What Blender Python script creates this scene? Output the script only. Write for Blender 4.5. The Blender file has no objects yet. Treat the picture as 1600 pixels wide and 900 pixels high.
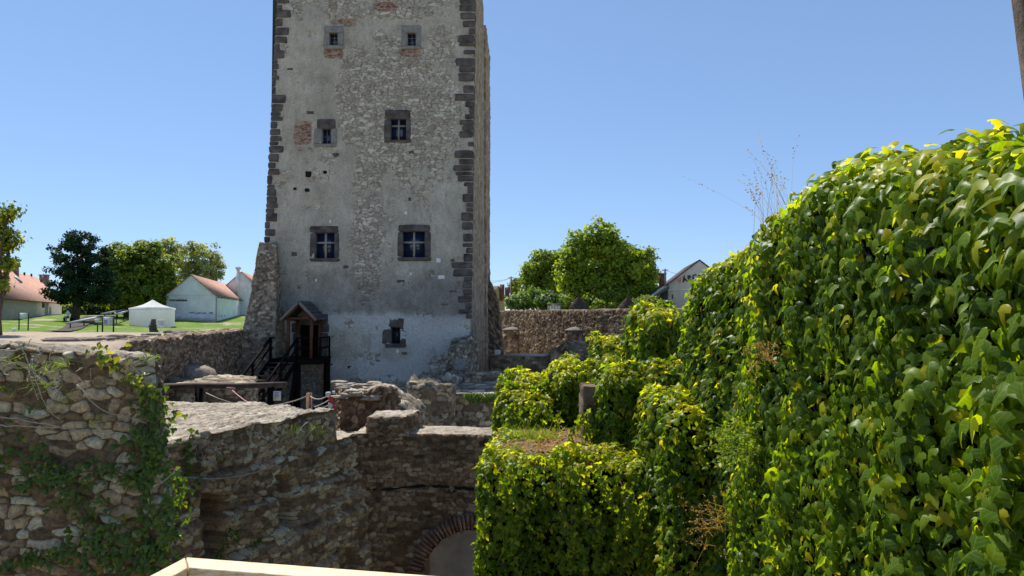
import bpy, math, random
import numpy as np
from mathutils import Vector, Matrix
random.seed(7); RNG = np.random.default_rng(7)
scene = bpy.context.scene
COL = scene.collection
# ------------------------------------------------------------------ camera
FPX = 1100.0; HORIZON = 491.0
PITCH = math.atan((HORIZON-450)/FPX)
cam_d = bpy.data.cameras.new('camera'); cam = bpy.data.objects.new('camera', cam_d); COL.objects.link(cam)
cam_d.sensor_width = 36; cam_d.lens = 36*FPX/1600; cam_d.clip_start = 0.05; cam_d.clip_end = 3000
cam.location = (0, 0, 0); cam.rotation_euler = (math.pi/2+PITCH, 0, 0)
scene.camera = cam
# ------------------------------------------------------------------ light
SUN_AZ = math.radians(-37); SUN_EL = math.radians(57)
SV = Vector((math.sin(SUN_AZ)*math.cos(SUN_EL), math.cos(SUN_AZ)*math.cos(SUN_EL), math.sin(SUN_EL)))
w = bpy.data.worlds.new('World'); scene.world = w; w.use_nodes = True
nt = w.node_tree; bg = nt.nodes['Background']
sky = nt.nodes.new('ShaderNodeTexSky'); sky.sky_type = 'NISHITA'; sky.sun_disc = False
sky.sun_elevation = SUN_EL; sky.sun_rotation = SUN_AZ
sky.air_density = 1.0; sky.dust_density = 0.0; sky.ozone_density = 3.0; sky.altitude = 2200
gm = nt.nodes.new('ShaderNodeGamma'); gm.inputs[1].default_value = .55; nt.links.new(sky.outputs[0], gm.inputs[0])
tn = nt.nodes.new('ShaderNodeMix'); tn.data_type = 'RGBA'; tn.blend_type = 'MULTIPLY'; tn.clamp_result = False; tn.inputs[0].default_value = 1; tn.inputs[7].default_value = (1.0, 1.25, 1.60, 1); nt.links.new(gm.outputs[0], tn.inputs[6]); nt.links.new(tn.outputs[2], bg.inputs[0]); bg.inputs[1].default_value = 0.15
sd = bpy.data.lights.new('sun', 'SUN'); sd.energy = 5.0; sd.angle = math.radians(0.5); sd.color = (1, .95, .87)
so = bpy.data.objects.new('sun', sd); COL.objects.link(so); so.rotation_euler = (-SV).to_track_quat('-Z', 'Y').to_euler(); so.location = (0, 0, 60)
scene.view_settings.view_transform = 'Standard'; scene.view_settings.look = 'None'
scene.view_settings.exposure = 0.5; scene.view_settings.gamma = 1; scene.view_settings.use_curve_mapping = False
# ------------------------------------------------------------------ pixel <-> world
cp, sp_ = math.cos(PITCH), math.sin(PITCH)
def ray(px, py):
    dx = (px-800)/FPX; dy = (450-py)/FPX
    return np.array([dx, cp-dy*sp_, sp_+dy*cp])
def P(px, py, Y):
    r = ray(px, py); return r*(Y/r[1])
def G(px, py, z):
    r = ray(px, py); return r*(z/r[2])
def proj(p):
    p = np.asarray(p, float); x, y, z = p[..., 0], p[..., 1], p[..., 2]
    f = y*cp+z*sp_; u = -y*sp_+z*cp
    return 800+FPX*x/f, 450-FPX*u/f
# ------------------------------------------------------------------ noise
def hsh(ix, iy, iz, s):
    with np.errstate(over='ignore'):
        h = (ix.astype(np.int64)*374761393 + iy.astype(np.int64)*668265263 + iz.astype(np.int64)*2147483647 + s*1274126177) & 0xffffffff
        h = ((h ^ (h >> 13))*1274126177) & 0xffffffff
        h = ((h ^ (h >> 16))*2246822519) & 0xffffffff
        h = h ^ (h >> 15)
    return (h & 0xffffff)/float(0xffffff)
def vnoise(p, f, s=0):
    p = np.asarray(p, float)*f; i = np.floor(p).astype(np.int64); t = p-i; t = t*t*(3-2*t)
    r = 0
    for a in (0, 1):
        for b in (0, 1):
            for c in (0, 1):
                wt = (t[..., 0] if a else 1-t[..., 0])*(t[..., 1] if b else 1-t[..., 1])*(t[..., 2] if c else 1-t[..., 2])
                r = r+wt*hsh(i[..., 0]+a, i[..., 1]+b, i[..., 2]+c, s)
    return r*2-1
def fbm(p, f, s=0, o=4):
    r = 0; a = 1.0; tot = 0
    for k in range(o):
        r = r+a*vnoise(p, f*2**k, s+k*17); tot += a; a *= .5
    return r/tot
def sst(a, b, x):
    t = np.clip((x-a)/(b-a), 0, 1); return t*t*(3-2*t)
def stones(u, v, w_, h_, seed, warp=.3):
    q = np.stack([u, v, np.zeros_like(u)], -1)
    u = u+vnoise(q, 1.6/w_, seed+5)*w_*warp*.5+vnoise(q, .4/w_, seed+8)*w_*.5
    v = v+vnoise(q, 1.1/w_, seed+6)*h_*warp+vnoise(q, .35/w_, seed+9)*h_*.45
    j0 = np.floor(v/h_).astype(np.int64)
    F1 = np.full(u.shape, 9.); F2 = np.full(u.shape, 9.); r1 = np.zeros(u.shape); r2 = np.zeros(u.shape)
    z = np.zeros_like(j0)
    for dj in (-1, 0, 1):
        j = j0+dj; off = hsh(j, z, z, seed)*3; ww = w_*(.75+.6*hsh(j, z+3, z, seed))
        i0 = np.floor(u/ww+off).astype(np.int64)
        for di in (-1, 0, 1):
            i = i0+di
            a = hsh(i, j, z, seed+1); b = hsh(i, j, z, seed+2)
            X = (i+.5+.7*(a-.5)-off)*ww; Y = (j+.5+.55*(b-.5))*h_
            dx = np.abs(u-X)/ww; dy = np.abs(v-Y)/h_
            d = (dx**2.6+dy**2.6)**(1/2.6) - .22*(hsh(i, j, z, seed+7)-.5)
            c1 = hsh(i, j, z, seed+3); c2 = hsh(i, j, z, seed+4)
            m = d < F1
            F2 = np.where(m, F1, np.minimum(F2, d))
            F1 = np.where(m, d, F1); r1 = np.where(m, c1, r1); r2 = np.where(m, c2, r2)
    return F2-F1, F1, r1, r2
# ------------------------------------------------------------------ object helpers
def tag(o, label, cat, group=None):
    o['label'] = label; o['category'] = cat
    if group: o['group'] = group
    return o
def thing(name, label, cat, loc=(0, 0, 0), group=None):
    o = bpy.data.objects.new(name, None); COL.objects.link(o); o.location = Vector([float(c) for c in loc]); o.empty_display_size = .3
    return tag(o, label, cat, group)
def worldloc(o):
    l = Vector((0, 0, 0))
    while o is not None: l = l+o.location; o = o.parent
    return l
def mk(name, V, Fc, mat, parent=None, smooth=False, attrs=None):
    """V (n,3) array, Fc (m,k) int array or list of arrays of such -> ONE mesh object"""
    V = np.asarray(V, float)
    if not isinstance(Fc, list): Fc = [np.asarray(Fc)]
    Fc = [np.asarray(f, np.int32) for f in Fc if len(f)]
    loc = Vector((0, 0, 0))
    if parent is not None: base = worldloc(parent)
    else:
        base = Vector((float((V[:, 0].min()+V[:, 0].max())/2), float((V[:, 1].min()+V[:, 1].max())/2), float(V[:, 2].min()))); loc = base
    V = V-np.array(base)
    me = bpy.data.meshes.new(name)
    me.vertices.add(len(V)); me.vertices.foreach_set('co', V.astype(np.float32).ravel())
    nl = sum(f.size for f in Fc); npoly = sum(len(f) for f in Fc)
    me.loops.add(nl); me.loops.foreach_set('vertex_index', np.concatenate([f.ravel() for f in Fc]))
    st = []; c = 0
    for f in Fc:
        st.append(c+np.arange(len(f))*f.shape[1]); c += f.size
    me.polygons.add(npoly); me.polygons.foreach_set('loop_start', np.concatenate(st).astype(np.int32))
    if smooth: me.polygons.foreach_set('use_smooth', np.ones(npoly, bool))
    me.update(calc_edges=True); me.validate()
    if attrs:
        for k, a in attrs.items():
            at = me.attributes.new(k, 'FLOAT_COLOR', 'POINT'); at.data.foreach_set('color', np.asarray(a, np.float32).ravel())
    if mat is not None: me.materials.append(mat)
    o = bpy.data.objects.new(name, me); COL.objects.link(o)
    if parent is not None: o.parent = parent
    o.location = loc
    return o
class MB:
    def __init__(s): s.V = []; s.q = []; s.t = []; s.n = 0
    def add(s, V, q=None, t=None):
        V = np.asarray(V, float).reshape(-1, 3)
        if q is not None and len(q): s.q.append(np.asarray(q)+s.n)
        if t is not None and len(t): s.t.append(np.asarray(t)+s.n)
        s.V.append(V); s.n += len(V); return s
    def hexa(s, b, t):
        s.add(list(b)+list(t), q=[(3, 2, 1, 0), (4, 5, 6, 7), (0, 1, 5, 4), (1, 2, 6, 5), (2, 3, 7, 6), (3, 0, 4, 7)]); return s
    def box(s, x0, x1, y0, y1, z0, z1):
        return s.hexa([(x0, y0, z0), (x1, y0, z0), (x1, y1, z0), (x0, y1, z0)], [(x0, y0, z1), (x1, y0, z1), (x1, y1, z1), (x0, y1, z1)])
    def bar(s, a, b, w_, h_=None):
        h_ = h_ or w_; a = Vector(a); b = Vector(b); d = (b-a).normalized()
        up = Vector((0, 0, 1)) if abs(d.z) < .9 else Vector((0, 1, 0))
        x = d.cross(up).normalized()*w_/2; y = x.cross(d).normalized()*h_/2
        return s.hexa([a-x-y, a+x-y, a+x+y, a-x+y], [b-x-y, b+x-y, b+x+y, b-x+y])
    def tube(s, pts, r, n=6):
        pts = [Vector(p) for p in pts]; m = len(pts)
        if not hasattr(r, '__len__'): r = [r]*m
        V = []
        for i, p in enumerate(pts):
            d = (pts[min(i+1, m-1)]-pts[max(i-1, 0)]).normalized()
            up = Vector((0, 0, 1)) if abs(d.z) < .9 else Vector((1, 0, 0))
            x = d.cross(up).normalized(); y = x.cross(d).normalized()
            for k in range(n):
                a = 2*math.pi*k/n; V.append(p+(x*math.cos(a)+y*math.sin(a))*r[i])
        q = [(i*n+k, i*n+(k+1) % n, (i+1)*n+(k+1) % n, (i+1)*n+k) for i in range(m-1) for k in range(n)]
        V += [pts[0], pts[-1]]
        t = [(m*n, (k+1) % n, k) for k in range(n)]+[(m*n+1, (m-1)*n+k, (m-1)*n+(k+1) % n) for k in range(n)]
        s.add(V, q, t); return s
    def rock(s, c, size, seed=0, rough=.1, yaw=0, sub=3, power=5):
        k = np.linspace(-1, 1, sub+1)
        V = []; q = []; idx = {}
        def vid(a, b, c_):
            key = (a, b, c_)
            if key not in idx: idx[key] = len(V); V.append((k[a], k[b], k[c_]))
            return idx[key]
        for ax in range(3):
            for sd_ in (0, sub):
                for i in range(sub):
                    for j in range(sub):
                        qq = []
                        for (a, b) in ((i, j), (i+1, j), (i+1, j+1), (i, j+1)):
                            t = [a, b]; t.insert(ax, sd_); qq.append(vid(*t))
                        q.append(qq if (sd_ > 0) == (ax != 1) else qq[::-1])
        V = np.array(V, float)
        l = (np.abs(V)**power).sum(1)**(1/power); V = V/l[:, None]
        V = V+np.stack([vnoise(V+seed*3.1, 1.1, seed+k_) for k_ in range(3)], -1)*rough*1.6
        V = V*np.array(size)/2
        cy, sy = math.cos(yaw), math.sin(yaw)
        V = np.stack([V[:, 0]*cy-V[:, 1]*sy, V[:, 0]*sy+V[:, 1]*cy, V[:, 2]], -1)+np.array(c)
        s.add(V, q); return s
    def grid(s, A):
        n, m = A.shape[:2]
        I = np.arange(n*m).reshape(n, m)
        q = np.stack([I[:-1, :-1], I[1:, :-1], I[1:, 1:], I[:-1, 1:]], -1).reshape(-1, 4)
        s.add(A.reshape(-1, 3), q); return s
    def build(s, name, mat, parent=None, smooth=False):
        F_ = []
        if s.q: F_.append(np.concatenate(s.q))
        if s.t: F_.append(np.concatenate(s.t))
        return mk(name, np.concatenate(s.V), F_, mat, parent, smooth)
# ------------------------------------------------------------------ materials
def nodes(m):
    m.use_nodes = True; nt = m.node_tree; return nt, nt.nodes, nt.links
def ramp(N, L, src, stops):
    r = N.new('ShaderNodeValToRGB'); e = r.color_ramp.elements
    while len(e) < len(stops): e.new(.5)
    for el, (p_, c_) in zip(e, stops): el.position = p_; el.color = (*c_, 1)
    L.new(src, r.inputs[0]); return r.outputs[0]
def mixc(N, L, f, a, b, mode='MIX'):
    m = N.new('ShaderNodeMix'); m.data_type = 'RGBA'; m.blend_type = mode
    for i, v in ((0, f), (6, a), (7, b)):
        if isinstance(v, (int, float)): m.inputs[i].default_value = v
        elif isinstance(v, tuple): m.inputs[i].default_value = (*v, 1) if len(v) == 3 else v
        else: L.new(v, m.inputs[i])
    return m.outputs[2]
def noise(N, L, scale, detail=5, rough=.6, coord=None, sc=None):
    n = N.new('ShaderNodeTexNoise'); n.inputs['Scale'].default_value = scale; n.inputs['Detail'].default_value = detail; n.inputs['Roughness'].default_value = rough
    if coord is not None:
        if sc:
            mp = N.new('ShaderNodeMapping'); mp.inputs['Scale'].default_value = sc; L.new(coord, mp.inputs[0]); coord = mp.outputs[0]
        L.new(coord, n.inputs['Vector'])
    return n.outputs[0]
def bump(N, L, h, strength, dist, prev=None):
    b = N.new('ShaderNodeBump'); b.inputs['Strength'].default_value = strength; b.inputs['Distance'].default_value = dist
    L.new(h, b.inputs['Height'])
    if prev is not None: L.new(prev, b.inputs['Normal'])
    return b.outputs[0]
def world_pos(N): 
    g = N.new('ShaderNodeNewGeometry'); return g.outputs['Position']
MATS = {}
def simple(name, col, rough=.8, var=.25, scale=6, bmp=.3, bd=.02, spec=.3, metal=0, stretch=None, col2=None):
    if name in MATS: return MATS[name]
    m = bpy.data.materials.new(name); nt, N, L = nodes(m); b = N['Principled BSDF']
    pos = world_pos(N)
    f = noise(N, L, scale, 6, .6, pos, stretch)
    c2 = col2 or tuple(c*(1-var)*.8 for c in col)
    c1 = tuple(min(1, c*(1+var*.5)) for c in col)
    L.new(ramp(N, L, f, [(.3, c2), (.7, c1)]), b.inputs['Base Color'])
    b.inputs['Roughness'].default_value = rough; b.inputs['Specular IOR Level'].default_value = spec; b.inputs['Metallic'].default_value = metal
    if bmp:
        f2 = noise(N, L, scale*4, 5, .65, pos, stretch)
        L.new(bump(N, L, f2, bmp, bd), b.inputs['Normal'])
    MATS[name] = m; return m
def rubble_mat(name, stops, mortar, mscale=1.0, moss=0.0, vary=.55, fine=28, gain=(1.75, 1.56, 1.34)):
    gn = lambda c: tuple(min(.74, a_*b_) for a_, b_ in zip(c, gain)); stops = [(p_, gn(c)) for p_, c in stops]; mortar = gn(mortar)
    m = bpy.data.materials.new(name); nt, N, L = nodes(m); b = N['Principled BSDF']; pos = world_pos(N)
    a = N.new('ShaderNodeAttribute'); a.attribute_name = 'Cs'
    s = N.new('ShaderNodeSeparateColor'); L.new(a.outputs['Color'], s.inputs[0])
    col = ramp(N, L, s.outputs[0], stops)
    n1 = noise(N, L, fine*.35, 6, .7, pos)
    col = mixc(N, L, vary, col, ramp(N, L, n1, [(.28, (.32, .3, .28)), (.5, (.9, .88, .85)), (.75, (1.35, 1.3, 1.2))]), 'MULTIPLY')
    n0 = noise(N, L, 1.1*mscale, 4, .6, pos)
    mort = mixc(N, L, n1, tuple(c*.55 for c in mortar), tuple(min(1, c*1.35) for c in mortar))
    # ragged stone edge
    mth = N.new('ShaderNodeMath'); mth.operation = 'MULTIPLY_ADD'; L.new(n1, mth.inputs[0]); mth.inputs[1].default_value = .6; mth.inputs[2].default_value = -.28
    ad = N.new('ShaderNodeMath'); ad.operation = 'ADD'; ad.use_clamp = True; L.new(s.outputs[2], ad.inputs[0]); L.new(mth.outputs[0], ad.inputs[1])
    msk = ramp(N, L, ad.outputs[0], [(.3, (0, 0, 0)), (.6, (1, 1, 1))])
    col = mixc(N, L, msk, mort, col)
    col = mixc(N, L, .6, col, ramp(N, L, n0, [(.35, (.55, .5, .46)), (.6, (1.1, 1.08, 1.05))]), 'MULTIPLY')
    n9 = noise(N, L, fine*.9, 5, .75, pos)
    col = mixc(N, L, .75, col, ramp(N, L, n9, [(.33, (.3, .27, .25)), (.48, (.95, .95, .95)), (.68, (1.3, 1.28, 1.22))]), 'MULTIPLY')
    if moss:
        n3 = noise(N, L, 2.3*mscale, 6, .7, pos)
        col = mixc(N, L, ramp(N, L, n3, [(.62-moss*.2, (0, 0, 0)), (.75, (.7, .7, .7))]), col, (.07, .08, .03))
    L.new(col, b.inputs['Base Color']); b.inputs['Roughness'].default_value = .95; b.inputs['Specular IOR Level'].default_value = .15
    n2 = noise(N, L, fine, 7, .75, pos); v = N.new('ShaderNodeTexVoronoi'); v.inputs['Scale'].default_value = fine*.5; L.new(pos, v.inputs['Vector'])
    nb = bump(N, L, v.outputs[0], .35, .35/fine*1.2)
    L.new(bump(N, L, n2, .9, 1.0/fine, nb), b.inputs['Normal'])
    return m
TAN = [(0, (.10, .075, .055)), (.2, (.19, .145, .105)), (.42, (.30, .24, .175)), (.62, (.50, .43, .33)), (1, (.68, .62, .52))]
BRN = [(0, (.08, .062, .05)), (.25, (.17, .13, .10)), (.6, (.29, .235, .18)), (1, (.52, .46, .38))]
GRY = [(0, (.10, .09, .08)), (.35, (.2, .18, .155)), (.7, (.33, .3, .26)), (1, (.55, .52, .46))]
M_fore = rubble_mat('tan_rubble', TAN, (.2, .155, .115), moss=.15, fine=24, gain=(1.36, 1.26, 1.12))
M_inner = rubble_mat('lit_brown_rubble', BRN, (.17, .135, .105), moss=.2, fine=26, gain=(1.6, 1.52, 1.38))  # stone colour lightened so this face reads as the better lit one
M_arch = rubble_mat('dim_brown_rubble', BRN, (.19, .15, .115), moss=.1, fine=22, gain=(1.2, 1.05, .88))  # same brown stones, colour darkened so the wall reads as less lit
M_far = rubble_mat('far_rubble', BRN, (.2, .155, .125), fine=6, gain=(1.15, 1.08, 1))
M_grey = rubble_mat('grey_rubble', GRY, (.14, .125, .1), moss=.25, fine=10, gain=(1.35, 1.25, 1.12))
M_butt = rubble_mat('buttress_rubble', GRY, (.22, .19, .15), fine=7, gain=(1.35, 1.25, 1.1))
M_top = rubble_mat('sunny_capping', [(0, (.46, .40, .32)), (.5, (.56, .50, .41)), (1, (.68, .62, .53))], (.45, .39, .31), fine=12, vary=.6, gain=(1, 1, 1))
M_dark = simple('dark_andesite', (.12, .105, .095), .9, .7, 1.7, .7, .05, .2, col2=(.035, .03, .028))
M_greystone = simple('grey_ashlar', (.26, .25, .23), .9, .25, 7, .5, .04, .2)
M_cream = simple('cream_mullion', (.36, .33, .27), .85, .15, 9, .3, .02)
M_iron = simple('iron_bars', (.02, .02, .02), .6, .1, 20, 0)
M_wooddk = simple('shade_darkened_timber', (.013, .010, .009), .9, .3, 8, .4, .01, .05, stretch=(1, 1, 6))  # dark wood, colour lowered further to stand in for shade on the stairs
M_woodrd = simple('red_brown_timber', (.13, .05, .027), .8, .3, 8, .4, .01, .3)
M_shingle = simple('slate_shingle', (.10, .10, .105), .8, .35, 9, .6, .03)
M_brick = simple('red_brick', (.30, .11, .06), .9, .35, 9, .6, .03)
M_white = simple('white_limewash', (.84, .84, .82), .9, .06, 1.2, .15, .01, .2)
M_tent = simple('white_canvas', (.85, .86, .88), .7, .03, 2, .1, .02)
M_sign = simple('sign_panel', (.72, .74, .7), .6, .08, 6, 0)
M_signgrey = simple('sign_print', (.3, .34, .42), .6, .2, 12, 0)
M_pole = simple('grey_pole', (.2, .19, .18), .8, .2, 8, 0)
M_red = simple('red_tape', (.6, .05, .04), .6, .1, 9, 0)
M_rope = simple('pale_rope', (.42, .36, .3), .9, .2, 30, 0)
M_ltgrey = simple('pale_twig', (.42, .36, .29), .9, .3, 30, .2, .004)
M_strip = simple('galvanised_pipe', (.35, .37, .38), .5, .1, 5, 0)
nt, N, L = nodes(M_tent); tr = N.new('ShaderNodeBsdfTranslucent'); tr.inputs[0].default_value = (.9, .9, .9, 1); mx = N.new('ShaderNodeMixShader'); mx.inputs[0].default_value = .5; L.new(N['Principled BSDF'].outputs[0], mx.inputs[1]); L.new(tr.outputs[0], mx.inputs[2]); L.new(mx.outputs[0], N['Material Output'].inputs[0])
# glass
m = bpy.data.materials.new('window_glass'); nt, N, L = nodes(m); b = N['Principled BSDF']
b.inputs['Base Color'].default_value = (.02, .035, .10, 1); b.inputs['Roughness'].default_value = .15; b.inputs['Specular IOR Level'].default_value = .9
L.new(bump(N, L, noise(N, L, 3, 2, .5, world_pos(N)), .15, .05), b.inputs['Normal']); M_glass = m
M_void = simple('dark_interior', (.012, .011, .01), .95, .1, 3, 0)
# foliage
def leaf_mat(name, stops, transl=.35, rough=.38, spec=.5, yell=(.35, .32, .03)):
    m = bpy.data.materials.new(name); nt, N, L = nodes(m); b = N['Principled BSDF']
    a = N.new('ShaderNodeAttribute'); a.attribute_name = 'Cl'
    s = N.new('ShaderNodeSeparateColor'); L.new(a.outputs['Color'], s.inputs[0])
    col = ramp(N, L, s.outputs[0], stops)
    col = mixc(N, L, s.outputs[1], col, yell)
    pos = world_pos(N)
    if 'ivy' in name:   # veins: B = |x|, A = y along the midrib
        def M_(op, x, y=0.0, c=None):
            q = N.new('ShaderNodeMath'); q.operation = op
            for i, vv in enumerate((x, y)):
                if isinstance(vv, (int, float)): q.inputs[i].default_value = vv
                else: L.new(vv, q.inputs[i])
            return q.outputs[0]
        ax, ay = s.outputs[2], a.outputs['Alpha']
        mid = M_('LESS_THAN', ax, .022); w_ = M_('ABSOLUTE', M_('SUBTRACT', M_('FRACT', M_('MULTIPLY', M_('SUBTRACT', ay, M_('MULTIPLY', ax, .9)), 4.5)), .5))
        vn = M_('MAXIMUM', mid, M_('LESS_THAN', w_, .05))
        col = mixc(N, L, M_('MULTIPLY', vn, .45), col, (.30, .36, .06))
    col = mixc(N, L, .35, col, ramp(N, L, noise(N, L, 25, 3, .6, pos), [(.3, (.6, .6, .6)), (.7, (1.2, 1.2, 1.1))]), 'MULTIPLY')
    L.new(col, b.inputs['Base Color']); b.inputs['Roughness'].default_value = rough; b.inputs['Specular IOR Level'].default_value = spec
    t = N.new('ShaderNodeBsdfTranslucent'); L.new(mixc(N, L, 1, col, (2.6, 2.3, .45), 'MULTIPLY'), t.inputs[0])
    mx = N.new('ShaderNodeMixShader'); mx.inputs[0].default_value = transl
    out = N['Material Output']; L.new(b.outputs[0], mx.inputs[1]); L.new(t.outputs[0], mx.inputs[2]); L.new(mx.outputs[0], out.inputs[0])
    return m
M_ivy = leaf_mat('ivy_leaf', [(0, (.033, .078, .004)), (.42, (.085, .16, .006)), (.78, (.17, .25, .008)), (1, (.29, .33, .012))], .58, .40, .28, (.48, .42, .02))
M_ivyd = leaf_mat('dark_ivy_leaf', [(0, (.03, .07, .012)), (.6, (.06, .12, .018)), (1, (.13, .2, .03))], .4, .4, .35)
M_pine = leaf_mat('pine_needles', [(0, (.010, .028, .010)), (.6, (.022, .05, .016)), (1, (.04, .08, .025))], .1, .7, .15)
M_tree = leaf_mat('walnut_leaves', [(0, (.07, .12, .015)), (.5, (.15, .22, .025)), (1, (.26, .32, .04))], .35, .55, .25)
M_tree2 = leaf_mat('silvery_leaves', [(0, (.15, .19, .08)), (.5, (.28, .33, .15)), (1, (.42, .46, .26))], .3, .6, .2)
M_plane = leaf_mat('plane_leaves', [(0, (.09, .15, .01)), (.5, (.18, .27, .018)), (1, (.30, .38, .03))], .4, .5, .3)
M_bush = leaf_mat('bush_leaves', [(0, (.04, .09, .02)), (.5, (.08, .15, .035)), (1, (.14, .22, .05))], .35, .5, .3)
M_grassy = leaf_mat('grass_blades', [(0, (.08, .16, .02)), (1, (.2, .3, .05))], .4, .6, .2)
M_dry = leaf_mat('dry_stalks', [(0, (.2, .14, .07)), (1, (.42, .3, .16))], .3, .8, .1, (.3, .12, .05))
M_bark = simple('grey_bark', (.13, .1, .075), .95, .35, 6, .8, .04, .1, stretch=(2, 2, .5))
M_soil = simple('dark_humus', (.018, .015, .009), 1, .3, 8, .6, .04, .05)
# ------------------------------------------------------------------ rubble masonry
SEED = [100]
def rubble_face(A, B, Bt, At, res, st, depth, seed, tv=None, ragged=0, wob=0, hole=None, carve=None, top=False, zcap=None):
    A, B, Bt, At = [np.array(p, float) for p in (A, B, Bt, At)]
    W = max(np.linalg.norm(B-A), np.linalg.norm(Bt-At)); H = max(np.linalg.norm(At-A), np.linalg.norm(Bt-B))
    n = max(2, int(W/res)); m = max(2, int(H/res))
    u, v = np.meshgrid(np.linspace(0, 1, n+1), np.linspace(0, 1, m+1), indexing='ij')
    Pp = (A*(1-u)[..., None]+B*u[..., None])*(1-v)[..., None]+(At*(1-u)[..., None]+Bt*u[..., None])*v[..., None]
    nrm = np.cross(B-A, At-A); nrm /= np.linalg.norm(nrm)
    d, F1, r1, r2 = stones(u*W+seed*1.7, v*H+seed*.9, st[0], st[1], seed)
    s = sst(.02, .24, d)
    h = depth*(s*(.25+.75*r2)-.22*F1**2*s+.15)
    h = h+depth*.55*fbm(Pp, 2.2/st[0], seed+40, 3)+depth*.30*vnoise(Pp, 6/st[0], seed+50)+depth*.18*vnoise(Pp, 13/st[0], seed+51)
    e = np.minimum(np.minimum(u*n, (1-u)*n), np.minimum(v*m, (1-v)*m)); fade = np.clip(e/1.5, 0, 1)
    pos = Pp.copy()
    if wob: pos = pos+np.stack([fbm(Pp, .8, seed0+k, 4) for k, seed0 in ((1, 900), (2, 901), (3, 902))], -1)*wob
    if carve is not None: h = h-carve(Pp)
    pos = pos+nrm*(h*fade)[..., None]
    vv = np.ones_like(v) if top else v
    if ragged:
        rg = (fbm(Pp*np.array([1, 1, 0]), 1.6, 77, 3)+.5*np.round(vnoise(Pp*np.array([1, 1, 0]), 2.6, 78)*2)/2)*ragged
        if top: rg = rg+.35*ragged*fbm(Pp, 9, 79, 2)*fade
        pos[..., 2] += rg*vv**6
    if zcap is not None: pos[..., 2] = np.minimum(pos[..., 2], zcap(pos))
    att = np.stack([r1*.85+.15*r2, r2, s, np.ones_like(s)], -1).reshape(-1, 4)
    I = np.arange((n+1)*(m+1)).reshape(n+1, m+1)
    q = np.stack([I[:-1, :-1], I[1:, :-1], I[1:, 1:], I[:-1, 1:]], -1).reshape(-1, 4)
    if hole is not None:
        c = Pp.reshape(-1, 3)[q].mean(1); q = q[~hole(c)]
    return pos.reshape(-1, 3), q, att
def rubble(name, b, t, mat, parent=None, res=.05, st=(.3, .16), depth=.04, wob=.04, ragged=.05, faces='FRBLT', hole=None, carve=None, topmat=None, zcap=None):
    """b,t: 4 corners each, order front-left, front-right, back-right, back-left"""
    SEED[0] += 13; sd_ = SEED[0]
    Vs = []; Qs = []; As = []; n = 0; mi = []
    prm = {'F': (0, 1), 'R': (1, 2), 'B': (2, 3), 'L': (3, 0)}
    for k, f in enumerate(faces):
        if f == 'T': V, q, a = rubble_face(t[0], t[1], t[2], t[3], res, (st[0]*1.7, st[1]*2.6), depth*.35, sd_+k, ragged=ragged, wob=wob, top=True, zcap=zcap)
        else:
            i, j = prm[f]; rs = res*(1 if f in 'FLR' else 2)
            V, q, a = rubble_face(b[i], b[j], t[j], t[i], rs, st, depth, sd_+k, ragged=ragged, wob=wob, hole=hole if f == 'F' else None, carve=carve if f in 'F' else None, zcap=zcap)
        Vs.append(V); Qs.append(q+n); As.append(a); n += len(V); mi += [1 if f == 'T' and topmat else 0]*len(q)
    o = mk(name, np.concatenate(Vs), np.concatenate(Qs), mat, parent, True, {'Cs': np.concatenate(As)})
    if topmat:
        o.data.materials.append(topmat); o.data.polygons.foreach_set('material_index', np.array(mi, np.int32))
    return o
def fp(pts, z): return [(p[0], p[1], z if not hasattr(z, '__len__') else z[i]) for i, p in enumerate(pts)]
def wall(name, pts, zb, zt, label, cat='wall', group=None, **kw):
    o = rubble(name, fp(pts, zb), fp(pts, zt), kw.pop('mat'), **kw); tag(o, label, cat, group); return o
# ------------------------------------------------------------------ leaves
half = [(0, .02), (.2, .17), (.47, .05), (.5, -.27), (.27, -.36), (.22, -.62), (0, -1.0)]
IVY = np.array([(0, -.28)]+half+[(-x, y) for x, y in half[-2:0:-1]], float)   # centre + outline
IVYT = np.array([(0, i, i % 12+1) for i in range(1, 13)])
_rw = [(.16, .2), (.02, .5), (-.27, .56), (-.37, .25), (-.64, .2), (-.88, .07)]
IVY2 = np.array([p for y, w_ in _rw for p in ((-w_, y+(.0 if w_ > .4 else 0)), (0, y-(.13 if y > 0 else .0)), (w_, y))]+[(0, -1.05)], float)
IVY2T = np.array([t for i in range(5) for a in (0, 1) for t in ((3*i+a, 3*i+3+a, 3*i+4+a), (3*i+a, 3*i+4+a, 3*i+1+a))]+[(15, 18, 16), (16, 18, 17)])
DIA = np.array([(0, .1), (.42, -.3), (0, -1), (-.42, -.3)], float); DIAT = np.array([(0, 2, 1), (0, 3, 2)])
CAR = np.array([(0, -.35), (0, .1), (.45, .0), (.3, -.45), (0, -1), (-.3, -.45), (-.45, 0)], float); CART = np.array([(0, 1, 2), (0, 2, 3), (0, 3, 4), (0, 4, 5), (0, 5, 6), (0, 6, 1)])
def nrmz(a): return a/np.maximum(np.linalg.norm(a, axis=-1, keepdims=True), 1e-9)
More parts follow.
